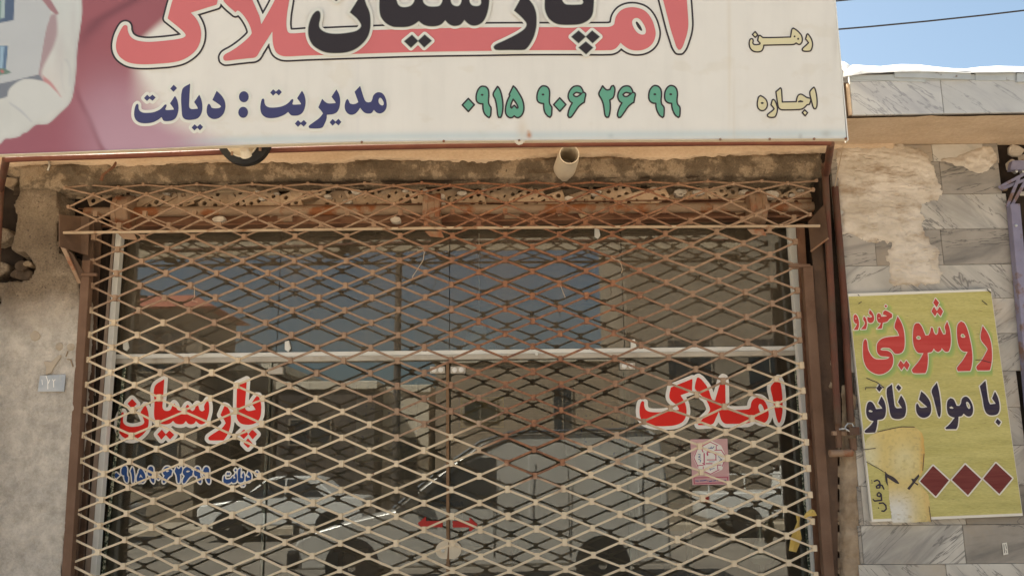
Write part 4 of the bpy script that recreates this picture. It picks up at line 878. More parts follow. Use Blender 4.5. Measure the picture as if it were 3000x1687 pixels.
# crop the door strip above the lock
for px in (782, 1838): 
    p = P(px, 1300, GLASS); obj('joint_strip', MB().box((p[0] - .007, GLASS - .004, .16), (p[0] + .007, GLASS + .020, zm0)), M['glass'], sf)
for px, py in ((1282, 1083), (1342, 1083), (808, 1085), (1838, 1072)):
    p = P(px, py, .325); obj('patch_fitting', MB().box((p[0] - .045, .312, p[2] - .022), (p[0] + .045, .352, p[2] + .020)), M['alu'], sf, bevel=.003)
    if px not in (808,):
        for dx in (-.020, .020): obj('white_cap', MB().lathe((p[0] + dx, .311, p[2] - .002), (0, -1, 0), [(0, .016), (.006, .015), (.010, .008), (.011, 0)], 14), M['vinyl_white'], sf, smooth=True)
for px, py in ((368, 1012), (842, 1014), (1856, 1010), (1750, 683)):
    p = P(px, py, .31); q = [P(px - 8, py - 14, .31), P(px + 4, py - 17, .31), P(px + 9, py + 6, .31), P(px + 2, py + 16, .31), P(px - 8, py + 10, .31)]
    obj('bracket_clip', MB().prism(q, (0, .015, 0)), M['white_alu'], sf, bevel=.002)
lkL = Field(parse("@D 1000,820 960,805 880,825 800,890 768,970 790,1060 850,1120 920,1140 975,1140", CR)[0], step=.8, pad=5)
flat_l = flat('lock_plate', lkL, 0, .318, M['cream_plastic'], sf)
lkR = Field(parse("@D 1012,820 1080,810 1170,850 1225,920 1230,1000 1200,1070 1150,1120 1070,1140 1015,1140", CR)[0], step=.8, pad=5)
flat('lock_plate', lkR, 0, .318, M['cream_plastic'], sf)
obj('key_cylinder', MB().lathe(P(1298, 1612, .318), (0, -1, 0), [(0, .012), (.010, .011), (.012, 0)], 14), M['silver'], sf)
# vinyl on the glass
gv = GLASS - .003
def lettering(txt, Y, parent, layers, label, pad=20, step=1.5, aff=None):
    g_, s_ = parse(txt, CR)
    if aff: g_ = [[[aff(p) for p in c] for c in g] for g in g_]
    F = Field(g_, step=step, pad=pad, strokes=s_); base = None
    for i, (lev, mat_, off) in enumerate(layers):
        o = flat('lettering' if i == len(layers) - 1 else 'lettering_border', F, lev, Y - .0016 * i - off, mat_, parent, label=label if i == len(layers) - 1 else None)
    return F
lettering(GLASS_LEFT, gv, sf, [(10.5, M['vinyl_white'], 0), (0, M['vinyl_red'], 0)], 'red lettering with white border on the left glass')
lettering(GLASS_RIGHT, gv, sf, [(11, M['vinyl_white'], 0), (0, M['vinyl_red'], 0)], 'red lettering with white border on the right glass')
def fit(txt, box):
    g_, _ = parse(txt, CR); a = np.array([p for g in g_ for c in g for p in c]); lo, hi = a.min(0), a.max(0)
    x0, y0, x1, y1 = box; o = np.array([310 + x0 / 5.3667, 1340 + y0 / 5.3667]); e = np.array([310 + x1 / 5.3667, 1340 + y1 / 5.3667])
    return [[[o + (np.array(p) - lo) / (hi - lo) * (e - o) for p in c] for c in g] for g in g_]
gg = []
for ch_, bx in (('0', (118, 235, 212, 322)), ('9', (245, 130, 348, 388)), ('1', (392, 150, 446, 390)), ('5', (488, 155, 622, 392)), ('9', (658, 138, 762, 395)), ('0', (795, 280, 860, 342)), ('6', (895, 140, 1040, 395)),
                ('2', (1085, 145, 1198, 395)), ('6', (1210, 145, 1368, 400)), ('9', (1388, 145, 1500, 402)), ('9', (1530, 145, 1640, 405))): gg += fit(PHONE[ch_], bx)
DY = ' | '.join(BLUE_TOP.split('|')[:7])
for gs_, lb_ in ((gg, 'blue telephone number on the left glass'), (fit(DY, (1850, 165, 2400, 450)), 'blue name after the telephone number on the left glass')):
    F = Field(gs_, step=.9, pad=12)
    flat('lettering_border', F, 4.6, gv, M['vinyl_white'], sf); flat('lettering', F, .4, gv - .0016, M['vinyl_blue'], sf, lb_)
for t in ("= @D 450,500 600,375 598,460 895,455 895,575 500,560", "= @D 1075,460 1375,460 1378,395 1525,525 1410,640 1375,640 1370,575 1080,575"):
    flat('arrow_sticker', Field(parse(t, CR)[0], step=.8, pad=5), 0, gv, M['vinyl_arrow'], sf)
# round shop sticker on the right glass
stk = Field(parse("= @K 110,148 1095,128 1160,1345 165,1358", CR)[0], step=1, pad=4); flat('sticker', stk, 0, gv, M['vinyl_pink'], sf, 'pink union sticker with an octagon emblem')
oc = Field(parse("= @K 640,165 930,310 1050,580 960,950 640,1090 310,910 180,630 290,390 420,300", CR)[0], step=1, pad=4); flat('sticker_print', oc, 0, gv - .0012, M['vinyl_white'], sf)
mg = parse("""~1.1 @K 640,215 840,310 | ~1.1 800,320 800,430 | ~1.1 760,435 935,430 1020,560 | ~1.1 640,215 440,320 425,420 | ~1.4 420,420 450,480 | ~1.1 300,400 205,630 320,880 | ~1.1 320,840 460,830 | ~1.4 440,780 500,820 | ~1.1 455,870 455,980 | ~1.1 500,1000 645,1070 880,950 | ~1.1 840,940 835,830 930,825 | ~1.1 960,860 1010,730
| ~1.6 480,520 480,780 | ~1.4 530,790 690,790 | ~2.2 560,520 570,560 | ~1.6 560,480 700,480 790,560 | ~1.2 790,500 790,690 | ~1.2 560,690 800,690 | ~1.0 210,1165 1100,1145 1110,1290 220,1325 210,1165""", CR)
flat('sticker_print', Field([], step=.8, pad=5, strokes=mg[1]), 0, gv - .0024, M['vinyl_mag'], sf)
bk = parse("""~.8 @K 590,375 640,385 680,340 | ~.9 640,380 700,385 740,335 | ~.8 320,540 380,550 | ~.9 380,580 330,610 385,640 | ~.9 330,670 390,700 370,750 | ~.8 850,600 900,620 | ~.9 900,650 950,690 890,720 | ~.9 620,930 690,930 750,915 | ~.7 660,950 640,970 | ~.6 610,740 750,735
| ~1.1 250,1245 330,1250 | ~1.1 370,1245 460,1240 540,1225 | ~.8 570,1250 580,1230 | ~1.1 610,1265 690,1245 | ~1.1 730,1245 790,1235 | ~1.1 830,1240 850,1238 | ~1.1 960,1240 1060,1235""", CR)
flat('sticker_print', Field([], step=.7, pad=5, strokes=bk[1]), 0, gv - .0026, M['vinyl_blue'], sf)

# ------------------------------------------------------------------ room behind the glass
M['room_wall'] = mk('room_wall', (.20, .175, .14), (.25, .22, .18), 2, 5, .85); M['room_floor'] = mk('room_floor_tile', (.26, .23, .19), (.32, .28, .23), 4, 5, .4)
M['wood'] = mk('desk_wood', (.12, .06, .03), (.17, .09, .05), 4, 8, .45, stretch=(8, 1, 1)); M['paper'] = mk('poster_paper', (.50, .48, .42), (.42, .38, .30), 9, 6, .7, c3=(.14, .18, .28), s3=16, t3=(.58, .62))
M['dark_cloth'] = mk('dark_upholstery', (.03, .028, .03), (.05, .045, .045), 14, 5, .8); M['board_red2'] = flatcol('poster_red', (.35, .04, .03)); M['board_yel'] = flatcol('poster_yellow', (.5, .36, .05))
RX0, RX1, RYB = XL + .02, XR - .02, 5.2
rm = thing('shop_room', (0, 2.6, 0), 'dim office room seen through the shop glass', 'room')
obj('floor', MB().box((RX0 - .2, .30, .0), (RX1 + .2, RYB, .15)), M['room_floor'], rm)
obj('back_wall', MB().box((RX0 - .2, RYB, .0), (RX1 + .2, RYB + .15, ZS)), M['room_wall'], rm)
obj('side_wall', MB().box((RX0 - .2, .43, .15), (RX0 - .02, RYB, ZS)), M['room_wall'], rm); obj('side_wall', MB().box((RX1 + .02, .43, .15), (RX1 + .2, RYB, ZS)), M['room_wall'], rm)
dk = thing('office_desk', (-.9, 3.4, .15), 'dark wooden office desk inside the shop, left of the doors', 'desk')
obj('desk_top', MB().box((-1.7, 3.0, .87), (-.1, 3.7, .91)), M['wood'], dk, bevel=.005); obj('modesty_panel', MB().box((-1.65, 3.05, .3), (-.15, 3.07, .868)), M['wood'], dk)
for x in (-1.66, -.18): obj('leg_panel', MB().box((x, 3.02, .15), (x + .04, 3.68, .868)), M['wood'], dk)
for i, (x, y, rz, lab) in enumerate(((-.9, 4.2, 0, 'black office chair behind the wooden desk in the dim room'), (1.2, 3.0, .4, 'black visitor chair standing free on the right of the dim room'))):
    c = thing('office_chair', (x, y, .15), lab, 'chair', 'chairs in the dim room')
    obj('seat', MB().box((x - .24, y - .24, .58), (x + .24, y + .24, .66)), M['dark_cloth'], c, bevel=.03); obj('backrest', MB().box((x - .23, y + .2, .72), (x + .23, y + .26, 1.25)), M['dark_cloth'], c, bevel=.025)
    obj('post', MB().tube([(x, y, .22), (x, y, .58)], .025, 10), M['silver'], c)
    for k_ in range(5):
        a = k_ * 1.2566; obj('leg', MB().tube([(x, y, .24), (x + .28 * math.cos(a), y + .28 * math.sin(a), .18)], .018, 6), M['black'], c)
def poster(x, z, w_, h_, m_, lab):
    o = obj('poster', MB().box((x - w_ / 2, RYB - .012, z - h_ / 2), (x + w_ / 2, RYB - .002, z + h_ / 2)), m_, label=lab, cat='poster')
poster(-1.6, 2.1, .7, .9, M['paper'], 'printed map poster on the left of the room back wall'); poster(-.5, 2.2, .5, .35, M['board_yel'], 'yellow notice on the room back wall'); poster(.9, 2.0, .9, .6, M['paper'], 'wide framed print on the right of the room back wall')
cb = thing('filing_cabinet', (1.75, 4.9, .15), 'pale filing cabinet by the back wall of the dim room', 'cabinet')
obj('cabinet_body', MB().box((1.5, 4.7, .15), (2.0, 5.15, 1.5)), M['alu'], cb, bevel=.005)
for i in range(4): obj('drawer', MB().box((1.52, 4.685, .19 + i * .33), (1.98, 4.698, .49 + i * .33)), M['white_alu'], cb, bevel=.003)
pl_ = P(1404, 905, 1.6); pb_ = P(1404, 985, 1.6)
lamp = thing('pendant_lamp', pb_, 'white pendant lamp hanging inside behind the upper glass', 'lamp')
obj('cord', MB().tube([(pl_[0], pl_[1], ZS - .01), (pl_[0], pl_[1], pb_[2] + .1)], .006, 6), M['white_alu'], lamp)
obj('lamp_shade', MB().lathe(pb_ + np.array([0, 0, .12]), (0, 0, -1), [(0, .02), (.05, .05), (.07, .05), (.12, .10), (.22, .13), (.24, .12)], 20), M['vinyl_white'], lamp, smooth=True)
hl = P(2230, 1612, .9)
hgl = thing('desk_lamp', hl, 'small metal lamp with a pale shade standing low behind the right glass', 'lamp')
obj('lamp_shade', MB().lathe(hl + np.array([0, 0, .06]), (0, 0, -1), [(0, .03), (.03, .05), (.10, .09), (.14, .05), (.15, 0)], 16), M['vinyl_white'], hgl, smooth=True)
obj('lamp_stem', MB().tube([hl + np.array([0, 0, .06]), hl + np.array([0, 0, .22])], .02, 10), M['silver'], hgl); obj('lamp_post', MB().tube([(hl[0], hl[1], .15), (hl[0], hl[1], hl[2] - .08)], .012, 8), M['silver'], hgl)
# ------------------------------------------------------------------ the long sign
SY = -.80
sg = thing('shop_sign', P(1250, 420, SY), 'long white and maroon shop sign with salmon and black Persian lettering and a printed hand', 'sign')
# outline of the face: bottom edge measured, right edge upright
bot = [(-420, 465), (0, 452), (250, 443), (450, 435), (621, 427), (800, 421.5), (1000, 416), (1300, 412), (1700, 409), (2482, 405)]
def ybot(px): return np.interp(px, [b_[0] for b_ in bot], [b_[1] for b_ in bot])
topz = PZ(2451, -95, SY)
def c3(*c): return np.array(c)
gx_ = np.arange(-420, 2484, 4.0); gt = np.linspace(0, 1, 150)
ytop = -95.0
XX = np.repeat(gx_[None, :], len(gt), 0); 
YB = np.interp(gx_, [b_[0] for b_ in bot], [b_[1] for b_ in bot]); YY = ytop + (YB[None, :] - ytop) * gt[:, None]
XX = XX + (YY - 408) * .0815 * (XX / 2482)              # the right end of the board is upright in the world
def ss(a, b_, x): t = np.clip((x - a) / (b_ - a), 0, 1); return t * t * (3 - 2 * t)
col = np.zeros(XX.shape + (3,)) + c3(.785, .755, .695)
col = col * (1 - .035 * (fbm(XX * .01, YY * .003, 71)[..., None] * .5 + .5))
stk_ = fbm(XX * .05, YY * .004, 77, 4); col = col * (1 - .05 * np.clip(stk_, 0, 1)[..., None]); col = col * (1 - .06 * ss(.25, .5, fbm(XX * .012, YY * .02, 91, 5))[..., None] * np.array([.6, .8, 1.2]))
def over(col, m_, c): return col * (1 - m_[..., None]) + np.array(c) * m_[..., None]
# maroon field, fading right into the white, with a lens shaped pale sweep
xe = np.interp(YY, [-100, 0, 60, 110, 180, 250, 300, 360, 420], [640, 545, 480, 420, 390, 415, 430, 500, 640])
ew = np.interp(YY, [-100, 0, 110, 200, 300, 420], [90, 60, 40, 60, 150, 260])
mar = 1 - ss(-.5, .5, (XX - xe) / ew)
base = over(np.zeros(col.shape) + c3(.335, .115, .135), ss(200, 430, YY) * .5, (.33, .125, .17))
base = over(base, ss(150, 330, XX) * ss(120, 330, YY) * .75, (.46, .27, .33))
sw = ss(0, 14, XX - np.interp(YY, [200, 280, 350, 420, 460], [225, 228, 250, 285, 330]))
base = over(base, sw * ss(210, 430, YY) * .45, (.56, .38, .46))
dk_ = np.exp(-((XX - np.interp(YY, [-100, 0, 60, 110, 200], [520, 395, 290, 245, 215])) / 26.) ** 2) * ss(190, 60, YY)
base = over(base, dk_ * .55, (.14, .055, .07))
dk2 = np.exp(-((XX - np.interp(YY, [200, 290, 350, 440], [205, 232, 262, 300])) / 9.) ** 2) * ss(220, 300, YY)
base = over(base, dk2 * .45, (.22, .075, .10))
col = over(col, mar, (0, 0, 0)) + base * mar[..., None]
col = over(col, np.exp(-((YY - (YB[None, :] - 14)) / 12.) ** 2) * ss(450, 700, XX) * .55, (.46, .58, .62))         # faded blue lower border
def poly_mask(txt, soft=1.5):
    g_, _ = parse(txt, CR); out = np.zeros(XX.shape)
    for g in g_:
        a = np.array(g[0]); x0, y0 = a.min(0) - 12; x1, y1 = a.max(0) + 12
        F = Field([g], step=2, pad=12, bbox=(x0, y0, x1, y1))
        ix = np.clip((XX - F.x[0]) / 2, 0, len(F.x) - 1.01); iy = np.clip((YY - F.y[0]) / 2, 0, len(F.y) - 1.01); i0 = ix.astype(int); j0 = iy.astype(int); fx = ix - i0; fy = iy - j0
        D = F.d; d = D[j0, i0] * (1 - fx) * (1 - fy) + D[j0, i0 + 1] * fx * (1 - fy) + D[j0 + 1, i0] * (1 - fx) * fy + D[j0 + 1, i0 + 1] * fx * fy
        d = np.where((XX < x0) | (XX > x1) | (YY < y0) | (YY > y1), 12, d); out = np.maximum(out, np.clip(.5 - d / (2 * soft), 0, 1))
    return out
HAND = ("@S 745,-300 757,40 757,140 735,300 712,470 700,680 672,880 640,960 560,1040 450,1140 400,1150 330,1155 250,1220 210,1235 180,1260 100,1280 45,1285 0,1330 -300,1400 -1400,1400 -1400,-300"); hand = poly_mask(HAND)
hc = np.zeros(col.shape) + c3(.60, .61, .585); hc = over(hc, ss(200, 0, YY) * .4, (.55, .60, .60)); hc = over(hc, np.exp(-((XX - 150) / 40.) ** 2 - ((YY - 250) / 60.) ** 2) * .5, (.66, .60, .56))
hs = poly_mask(HAND, 12); hc = over(hc, np.clip((1 - hs) * 1.6, 0, 1) * .55, (.47, .46, .45)); hc = hc * (1 - .06 * fbm(XX * .02, YY * .012, 55)[..., None])
col = over(col, hand, (0, 0, 0)) + hc * hand[..., None]
col = over(col, poly_mask("@S 440,200 470,140 520,130 530,300 500,420 440,540 400,620 385,690 420,760 340,740 300,700", 5) * .75, (.33, .19, .22))
col = over(col, poly_mask("@S 400,700 480,770 565,895 545,900 460,800 400,755", 3) * .8, (.52, .20, .21))
col = over(col, poly_mask("@S -100,770 200,720 360,690 400,750 240,735 140,780 70,890 -100,930", 2), (.20, .22, .26))
thumb = poly_mask("@S 240,732 410,760 500,830 560,900 600,980 300,1120 190,1020 90,950 70,880 90,820 160,760", 2.5); col = over(col, thumb, (.60, .61, .59))
col = over(col, poly_mask("@S 85,940 190,1010 300,1125 290,1130 180,1030 90,960", 2.5) * .6, (.40, .42, .46))
for t_, a_ in (("@S 590,550 615,545 640,575 655,640 660,720 645,800 635,760 640,660 620,590", .35), ("@S 560,560 580,600 575,700 585,800 600,860 575,800 560,700", .22), ("@S 690,300 712,470 700,680 672,880 660,860 680,680 690,480", .25)): col = over(col, poly_mask(t_, 3.5) * a_, (.40, .42, .46))
col = over(col, np.exp(-((XX - 175) / 16.) ** 2 - ((YY - 150) / 60.) ** 2) * .35 * hand, (.50, .44, .44)); col = over(col, np.exp(-((XX - 215) / 9.) ** 2 - ((YY - 60) / 90.) ** 2) * .35 * hand, (.52, .50, .50))
house = poly_mask("@S -1400,-300 370,-300 385,0 460,90 455,180 430,250 355,690 -100,790 -1400,900", 1.5); col = over(col, house, (.50, .52, .535))
col = over(col, poly_mask("= @S 355,-40 430,-60 545,130 520,140 465,100", 2), (.36, .20, .22))
for t, c in (("= @S -400,-300 150,-300 125,190 -400,290", (.10, .14, .22)), ("= @S -300,-300 60,-300 40,170 -300,210", (.40, .50, .50)), ("= @S -10,-300 20,-300 8,180 -10,190", (.20, .30, .28)), ("= @S -300,415 95,400 75,640 -300,700", (.52, .54, .54)), ("= @S -300,425 75,425 55,640 -300,690", (.12, .19, .30)), ("= @S 0,430 40,430 22,640 -4,640", (.32, .46, .58)), ("@S -100,660 10,630 90,660 105,675 40,690 -100,710", (.16, .24, .20))): col = over(col, poly_mask(t, 1.5), c)
col = over(col, poly_mask("@S 0,655 20,645 40,665 20,680", 2), (.5, .18, .18))
# stains that belong to the banner
for (cx, cy, rx, ry, c, a) in ((1550, 396, 7, 9, (.48, .17, .04), .9), (1548, 385, 4, 4, (.6, .36, .2), .6), (1530, 380, 14, 30, (.66, .55, .42), .5), (2137, 200, 5, 160, (.66, .58, .44), .35), (2150, 330, 4, 120, (.62, .55, .44), .3), (1790, 398, 9, 6, (.45, .50, .50), .5), (2420, 392, 14, 10, (.40, .40, .36), .5), (2345, 400, 6, 8, (.36, .36, .34), .5), (2447, 120, 6, 60, (.60, .57, .52), .5), (1048, 300, 5, 140, (.66, .64, .62), .35), (2135, 20, 6, 120, (.66, .60, .50), .3)):
    col = over(col, np.exp(-((XX - cx) / rx) ** 2 - ((YY - cy) / ry) ** 2) * a, c)
pts_ = P(XX, YY, SY); ny, nx = XX.shape
mb = MB(); idx = np.arange(nx * ny).reshape(ny, nx)
ff = np.stack([idx[:-1, :-1], idx[1:, :-1], idx[1:, 1:], idx[:-1, 1:]], -1).reshape(-1, 4).tolist()
mb.v = [tuple(p) for p in pts_.reshape(-1, 3)]; mb.f = ff
face = obj('sign_face', mb, M['print'], sg)
ca = face.data.color_attributes.new('Col', 'FLOAT_COLOR', 'POINT'); ca.data.foreach_set('color', np.concatenate([col.reshape(-1, 3), np.ones((nx * ny, 1))], 1).ravel())
# box behind the face with a folded beige lip below
rim = [(b_[0], b_[1]) for b_ in bot]
v = []
for px, py in rim:
    p = P(px, py, SY); v += [p + np.array([0, .003, 0]), p + np.array([0, -.004, -.002]), p + np.array([0, -.004, -.006]), p + np.array([0, .028, -.006]), np.array([p[0], p[1] + .028, topz])]
n_ = len(rim); f = [(i * 5 + j, (i + 1) * 5 + j, (i + 1) * 5 + j + 1, i * 5 + j + 1) for i in range(n_ - 1) for j in range(4)]
obj('bottom_lip', MB().add(v, f), M['cream_plastic'], sg)
pr0 = P(2484, 408, SY); prt = P(2484 + (ytop - 408) * .0815, ytop, SY); pl0 = P(-420, 462, SY)
obj('side_panel', MB().box((pr0[0] - .003, SY - .003, pr0[2] - .007), (pr0[0] + .002, SY + .032, prt[2])), M['white_alu'], sg)
obj('top_panel', MB().box((pl0[0], SY, prt[2]), (pr0[0], SY + .032, prt[2] + .004)), M['white_alu'], sg)
for px in (1060, 1300, 1521, 2110, 2255, 2385, 2478): p = P(px, ybot(px) + 2, SY - .004); obj('screw', MB().lathe(p, (0, -1, 0), [(0, .007), (.004, .006), (.005, 0)], 8), M['drum'], sg)
p = P(1521, 414, SY - .004); obj('tape_tab', MB().prism([P(1505, 412, SY - .006), P(1540, 412, SY - .006), P(1530, 422, SY - .006), P(1520, 425, SY - .006), P(1512, 421, SY - .006)], (0, .003, 0)), M['cream_plastic'], sg)
def sl(px_): return px_
lettering(RED_TOP, SY - .002, sg, [(15.8, M['ink_line'], 0), (10.6, M['ink_white'], 0), (0, M['ink_red'], 0)], 'large salmon lettering with white and black outlines', pad=22)
FB = Field(parse(BLACK_TOP, CR)[0], step=1.5, pad=14)
flat('lettering_border', FB, 8.6, SY - .0085, M['ink_white'], sg); flat('lettering_border', FB, 1.2, SY - .0100, M['ink_grey'], sg); flat('lettering', FB, -.6, SY - .0115, M['ink_black'], sg, 'large black lettering printed over the salmon word')
lettering(BLUE_TOP, SY - .002, sg, [(8.5, M['ink_white'], 0), (0, M['ink_blue'], 0)], 'dark blue line naming the manager', pad=14, step=1.2)
lettering(GREEN_TOP, SY - .002, sg, [(2.4, M['ink_line'], 0), (-2.2, M['ink_green'], 0)], 'green telephone number with dark outlines', pad=8, step=1.0)
lettering(CREAM_1, SY - .002, sg, [(2.1, M['ink_line'], 0), (-2.0, M['ink_cream'], 0)], 'small cream word, upper right', pad=8, step=.8)
lettering(CREAM_2, SY - .002, sg, [(2.1, M['ink_line'], 0), (-2.0, M['ink_cream'], 0)], 'small cream word, lower right', pad=8, step=.8)

# ------------------------------------------------------------------ round lamp and drain pipe under the overhang
cl = P(713, 404, -.73)
rl = thing('round_fitting', cl, 'round black rimmed light fitting half hidden under the left part of the sign', 'light fitting')
def ell(px, py, rx, ry, Y, n=40): return [P(px + rx * math.cos(a), py + ry * math.sin(a), Y) for a in np.linspace(0, 2 * math.pi, n + 1)[:-1]]
o_ = ell(713, 402, 79, 79, -.72); i_ = ell(708, 402, 52, 60, -.73)
n_ = 40; v = o_ + [q + np.array([0, .04, 0]) for q in o_] + i_ + [q + np.array([0, .015, 0]) for q in i_]
f = [(k_, (k_ + 1) % n_, 80 + (k_ + 1) % n_, 80 + k_) for k_ in range(n_)] + [(k_, 40 + k_, 40 + (k_ + 1) % n_, (k_ + 1) % n_) for k_ in range(n_)] + [(80 + k_, 80 + (k_ + 1) % n_, 120 + (k_ + 1) % n_, 120 + k_) for k_ in range(n_)]
obj('rubber_rim', MB().add(v, f), M['black'], rl)
d_ = ell(708, 402, 51, 59, -.715); obj('base_plate', MB().prism(d_, (0, .02, 0)), M['cream_plastic'], rl)
obj('inner_ring', MB().tube(ell(708, 402, 49, 57, -.732, 32), .0035, 6, closed=True), M['cream_plastic'], rl, smooth=True)
obj('lamp_holder', MB().tube([P(716, 438, -.755), P(722, 456, -.725)], [.022, .030], 14), M['cream_plastic'], rl, smooth=True)
for px, py in ((762, 437), (680, 450)): obj('rust_tab', MB().box(P(px - 4, py - 6, -.738), P(px + 4, py + 6, -.73)), M['drum'], rl, bevel=.001)
dp = thing('drain_pipe', P(1655, 497, 0), 'short open cream plastic drain pipe sticking out of the concrete over the grille', 'drain pipe')
pa, pb = P(1652, 500, .02), P(1668, 452, -.30); ax = (pb - pa) / np.linalg.norm(pb - pa); L = np.linalg.norm(pb - pa)
obj('pipe_body', MB().lathe(pa, ax, [(0, .066), (L * .75, .062), (L * .78, .0575), (L, .0565), (L, .0510), (L * .2, .050), (L * .19, 0)], 32), M['pvc'], dp, smooth=True)
h_ = P(1644, 507, -.055); obj('dark_hole', MB().lathe(h_ + np.array([0, 0, 0]), (.1, -.6, -.75), [(0, .011), (.012, .011), (.012, 0)], 14), M['black'], dp)
ir = thing('rebar_stub', P(300, 500, -.06), 'bent rusty rebar stub in the concrete at the upper left', 'rebar')
obj('rebar', MB().tube([P(344, 470, -.03), P(332, 490, -.05), P(318, 500, -.06), P(302, 512, -.07), P(296, 530, -.07)], [.007, .008, .006, .009, .010], 8), M['rust_beam'], ir, smooth=True)
obj('wire_stub', MB().tube([P(143, 470, -.04), P(145, 485, -.045), P(140, 500, -.04)], .006, 6), M['silver'], ir, smooth=True)

# ------------------------------------------------------------------ yellow board on the marble
YB_ = -.056
yb = thing('notice_board', P(2760, 1520, YB_), 'tilted yellow board with red, navy and maroon Persian lettering fixed to the marble', 'sign')
tl, tr, br, bl = (2484, 860), (2903, 846), (2997, 1510), (2555, 1528)
q = [P(*c, YB_) for c in (tl, tr, br, bl)]
obj('board', MB().prism(q, (0, .022, 0)), M['y_white'], yb, bevel=.001)
def lerp2(u, v): 
    a = np.array(tl) * (1 - u) + np.array(tr) * u; b_ = np.array(bl) * (1 - u) + np.array(br) * u; return tuple(a * (1 - v) + b_ * v)
q = [P(*lerp2(u, v), YB_ - .0015) for u, v in ((.002, .013), (.997, .010), (.997, .988), (.010, .988))]
obj('printed_sheet', MB().add(q, [(3, 2, 1, 0)]), M['y_board'], yb)
def soft_glow(F, Y, m_): flat('lettering_border', F, 9.0, Y, m_, yb)
FR = Field(parse(YEL_RED, CR)[0], step=1.2, pad=16)
def green_attr():
    v, f = FR.fill(12); 
    return v, f
# soft green printed shade around the red words, as a coloured sheet
gxs = np.arange(2488, 2910, 3.0); gys = np.arange(866, 1135, 3.0); GX, GY2 = np.meshgrid(gxs, gys)
ix = np.clip((GX - 5 - FR.x[0]) / 1.2, 0, len(FR.x) - 1).astype(int); iy = np.clip((GY2 - 7 - FR.y[0]) / 1.2, 0, len(FR.y) - 1).astype(int)
dd = FR.d[iy, ix]; mk_ = np.clip(1 - dd / 13., 0, 1) ** .8
inside = (GX > 2486 + (GY2 - 860) * .106 + 3) & (GX < 2903 + (GY2 - 846) * .1415 - 4) & (mk_ > .02)
kq = inside[:-1, :-1] & inside[1:, :-1] & inside[:-1, 1:] & inside[1:, 1:]
cc = np.zeros(GX.shape + (4,)); ye = np.array([.53, .465, .137]); gre = np.array([.21, .36, .12]); cc[..., :3] = ye * (1 - mk_[..., None] * .8) + gre * mk_[..., None] * .8; cc[..., 3] = 1
idx = np.arange(GX.size).reshape(GX.shape); jj, ii = np.nonzero(kq); pts2 = P(GX, GY2, YB_ - .0025).reshape(-1, 3)
fl = np.stack([idx[jj, ii], idx[jj + 1, ii], idx[jj + 1, ii + 1], idx[jj, ii + 1]], 1); us, inv = np.unique(fl, return_inverse=True)
mb = MB(); mb.v = [tuple(p) for p in pts2[us]]; mb.f = inv.reshape(fl.shape).tolist(); o = obj('printed_shade', mb, M['print'], yb)
ca = o.data.color_attributes.new('Col', 'FLOAT_COLOR', 'POINT'); ca.data.foreach_set('color', cc.reshape(-1, 4)[us].ravel())
flat('lettering_border', FR, 2.4, YB_ - .0040, M['y_white'], yb); flat('lettering', FR, 0, YB_ - .0055, M['y_red'], yb, 'large red words')
lettering(YEL_BLUE, YB_ - .0030, yb, [(3.4, M['y_white'], 0), (0, M['y_navy'], 0)], 'navy words', pad=10, step=1.2)
for t in YEL_DIAM:
    F = Field(parse(t, CR)[0], step=1.2, pad=8); flat('lettering_border', F, 4.2, YB_ - .0050, M['y_white'], yb); flat('diamond', F, 0, YB_ - .0065, M['y_maroon'], yb)
# peeled figure shape on the board
gp = parse("@Y5 270,285 380,185 520,140 700,100 930,105 1030,190 1055,300 1065,450 1055,600 1040,690 1010,760 960,800 1010,900 1110,1010 1135,1150 1155,1385 635,1398 600,1180 575,900 535,730 420,650 290,570 262,430", CR)[0]
F = Field(gp, step=1.5, pad=10); F.d = F.d + 1.5 * fbm(F.X * .15, F.Y * .15, 5); v, f = F.fill(0)
mb = MB(); 
inn = F.d < 2; idx = np.arange(F.X.size).reshape(F.X.shape); kq = inn[:-1, :-1] & inn[1:, :-1] & inn[:-1, 1:] & inn[1:, 1:]; jj, ii = np.nonzero(kq)
fl = np.stack([idx[jj, ii], idx[jj + 1, ii], idx[jj + 1, ii + 1], idx[jj, ii + 1]], 1); us, inv = np.unique(fl, return_inverse=True)
pts2 = P(F.X, F.Y, YB_ - .0030).reshape(-1, 3); mb.v = [tuple(p) for p in pts2[us]]; mb.f = inv.reshape(fl.shape).tolist()
o = obj('peeled_print', mb, M['print'], yb, label='peeled head and shoulders patch, orange fading to white')
FX, FY = F.X, F.Y; cc = np.zeros(FX.shape + (3,)) + np.array([.60, .46, .17])
nz = fbm(FX * .03, FY * .03, 8); cc = cc * (1 + .12 * nz[..., None])
cc = over(cc, np.exp(-((FX - 2648) / 38.) ** 2 - ((FY - 1352) / 48.) ** 2) * .75, (.66, .60, .36)); cc = over(cc, np.exp(-((FX - 2650) / 16.) ** 2 - ((FY - 1362) / 20.) ** 2) * .6, (.62, .50, .20))
cc = over(cc, ss(2600, 2540, FX) * ss(1240, 1330, FY) * .8, (.66, .62, .40)); cc = over(cc, ss(1410, 1500, FY) * ss(2720, 2630, FX), (.66, .64, .58)); cc = over(cc, ss(2690, 2704, FX - np.interp(FY, [1400, 1530], [0, 20]) * (FY > 1400)) * .6, (.64, .34, .08)); cc = over(cc, ss(2650, 2715, FX) * ss(1400, 1440, FY) * .6, (.62, .50, .22))
cc = cc * (1 - .22 * np.clip(fbm(FX * .12, FY * .12, 15, 5), 0, 1)[..., None]); cc = over(cc, ss(.34, .42, fbm(FX * .09, FY * .16, 19, 5)) * .5, (.42, .32, .15))
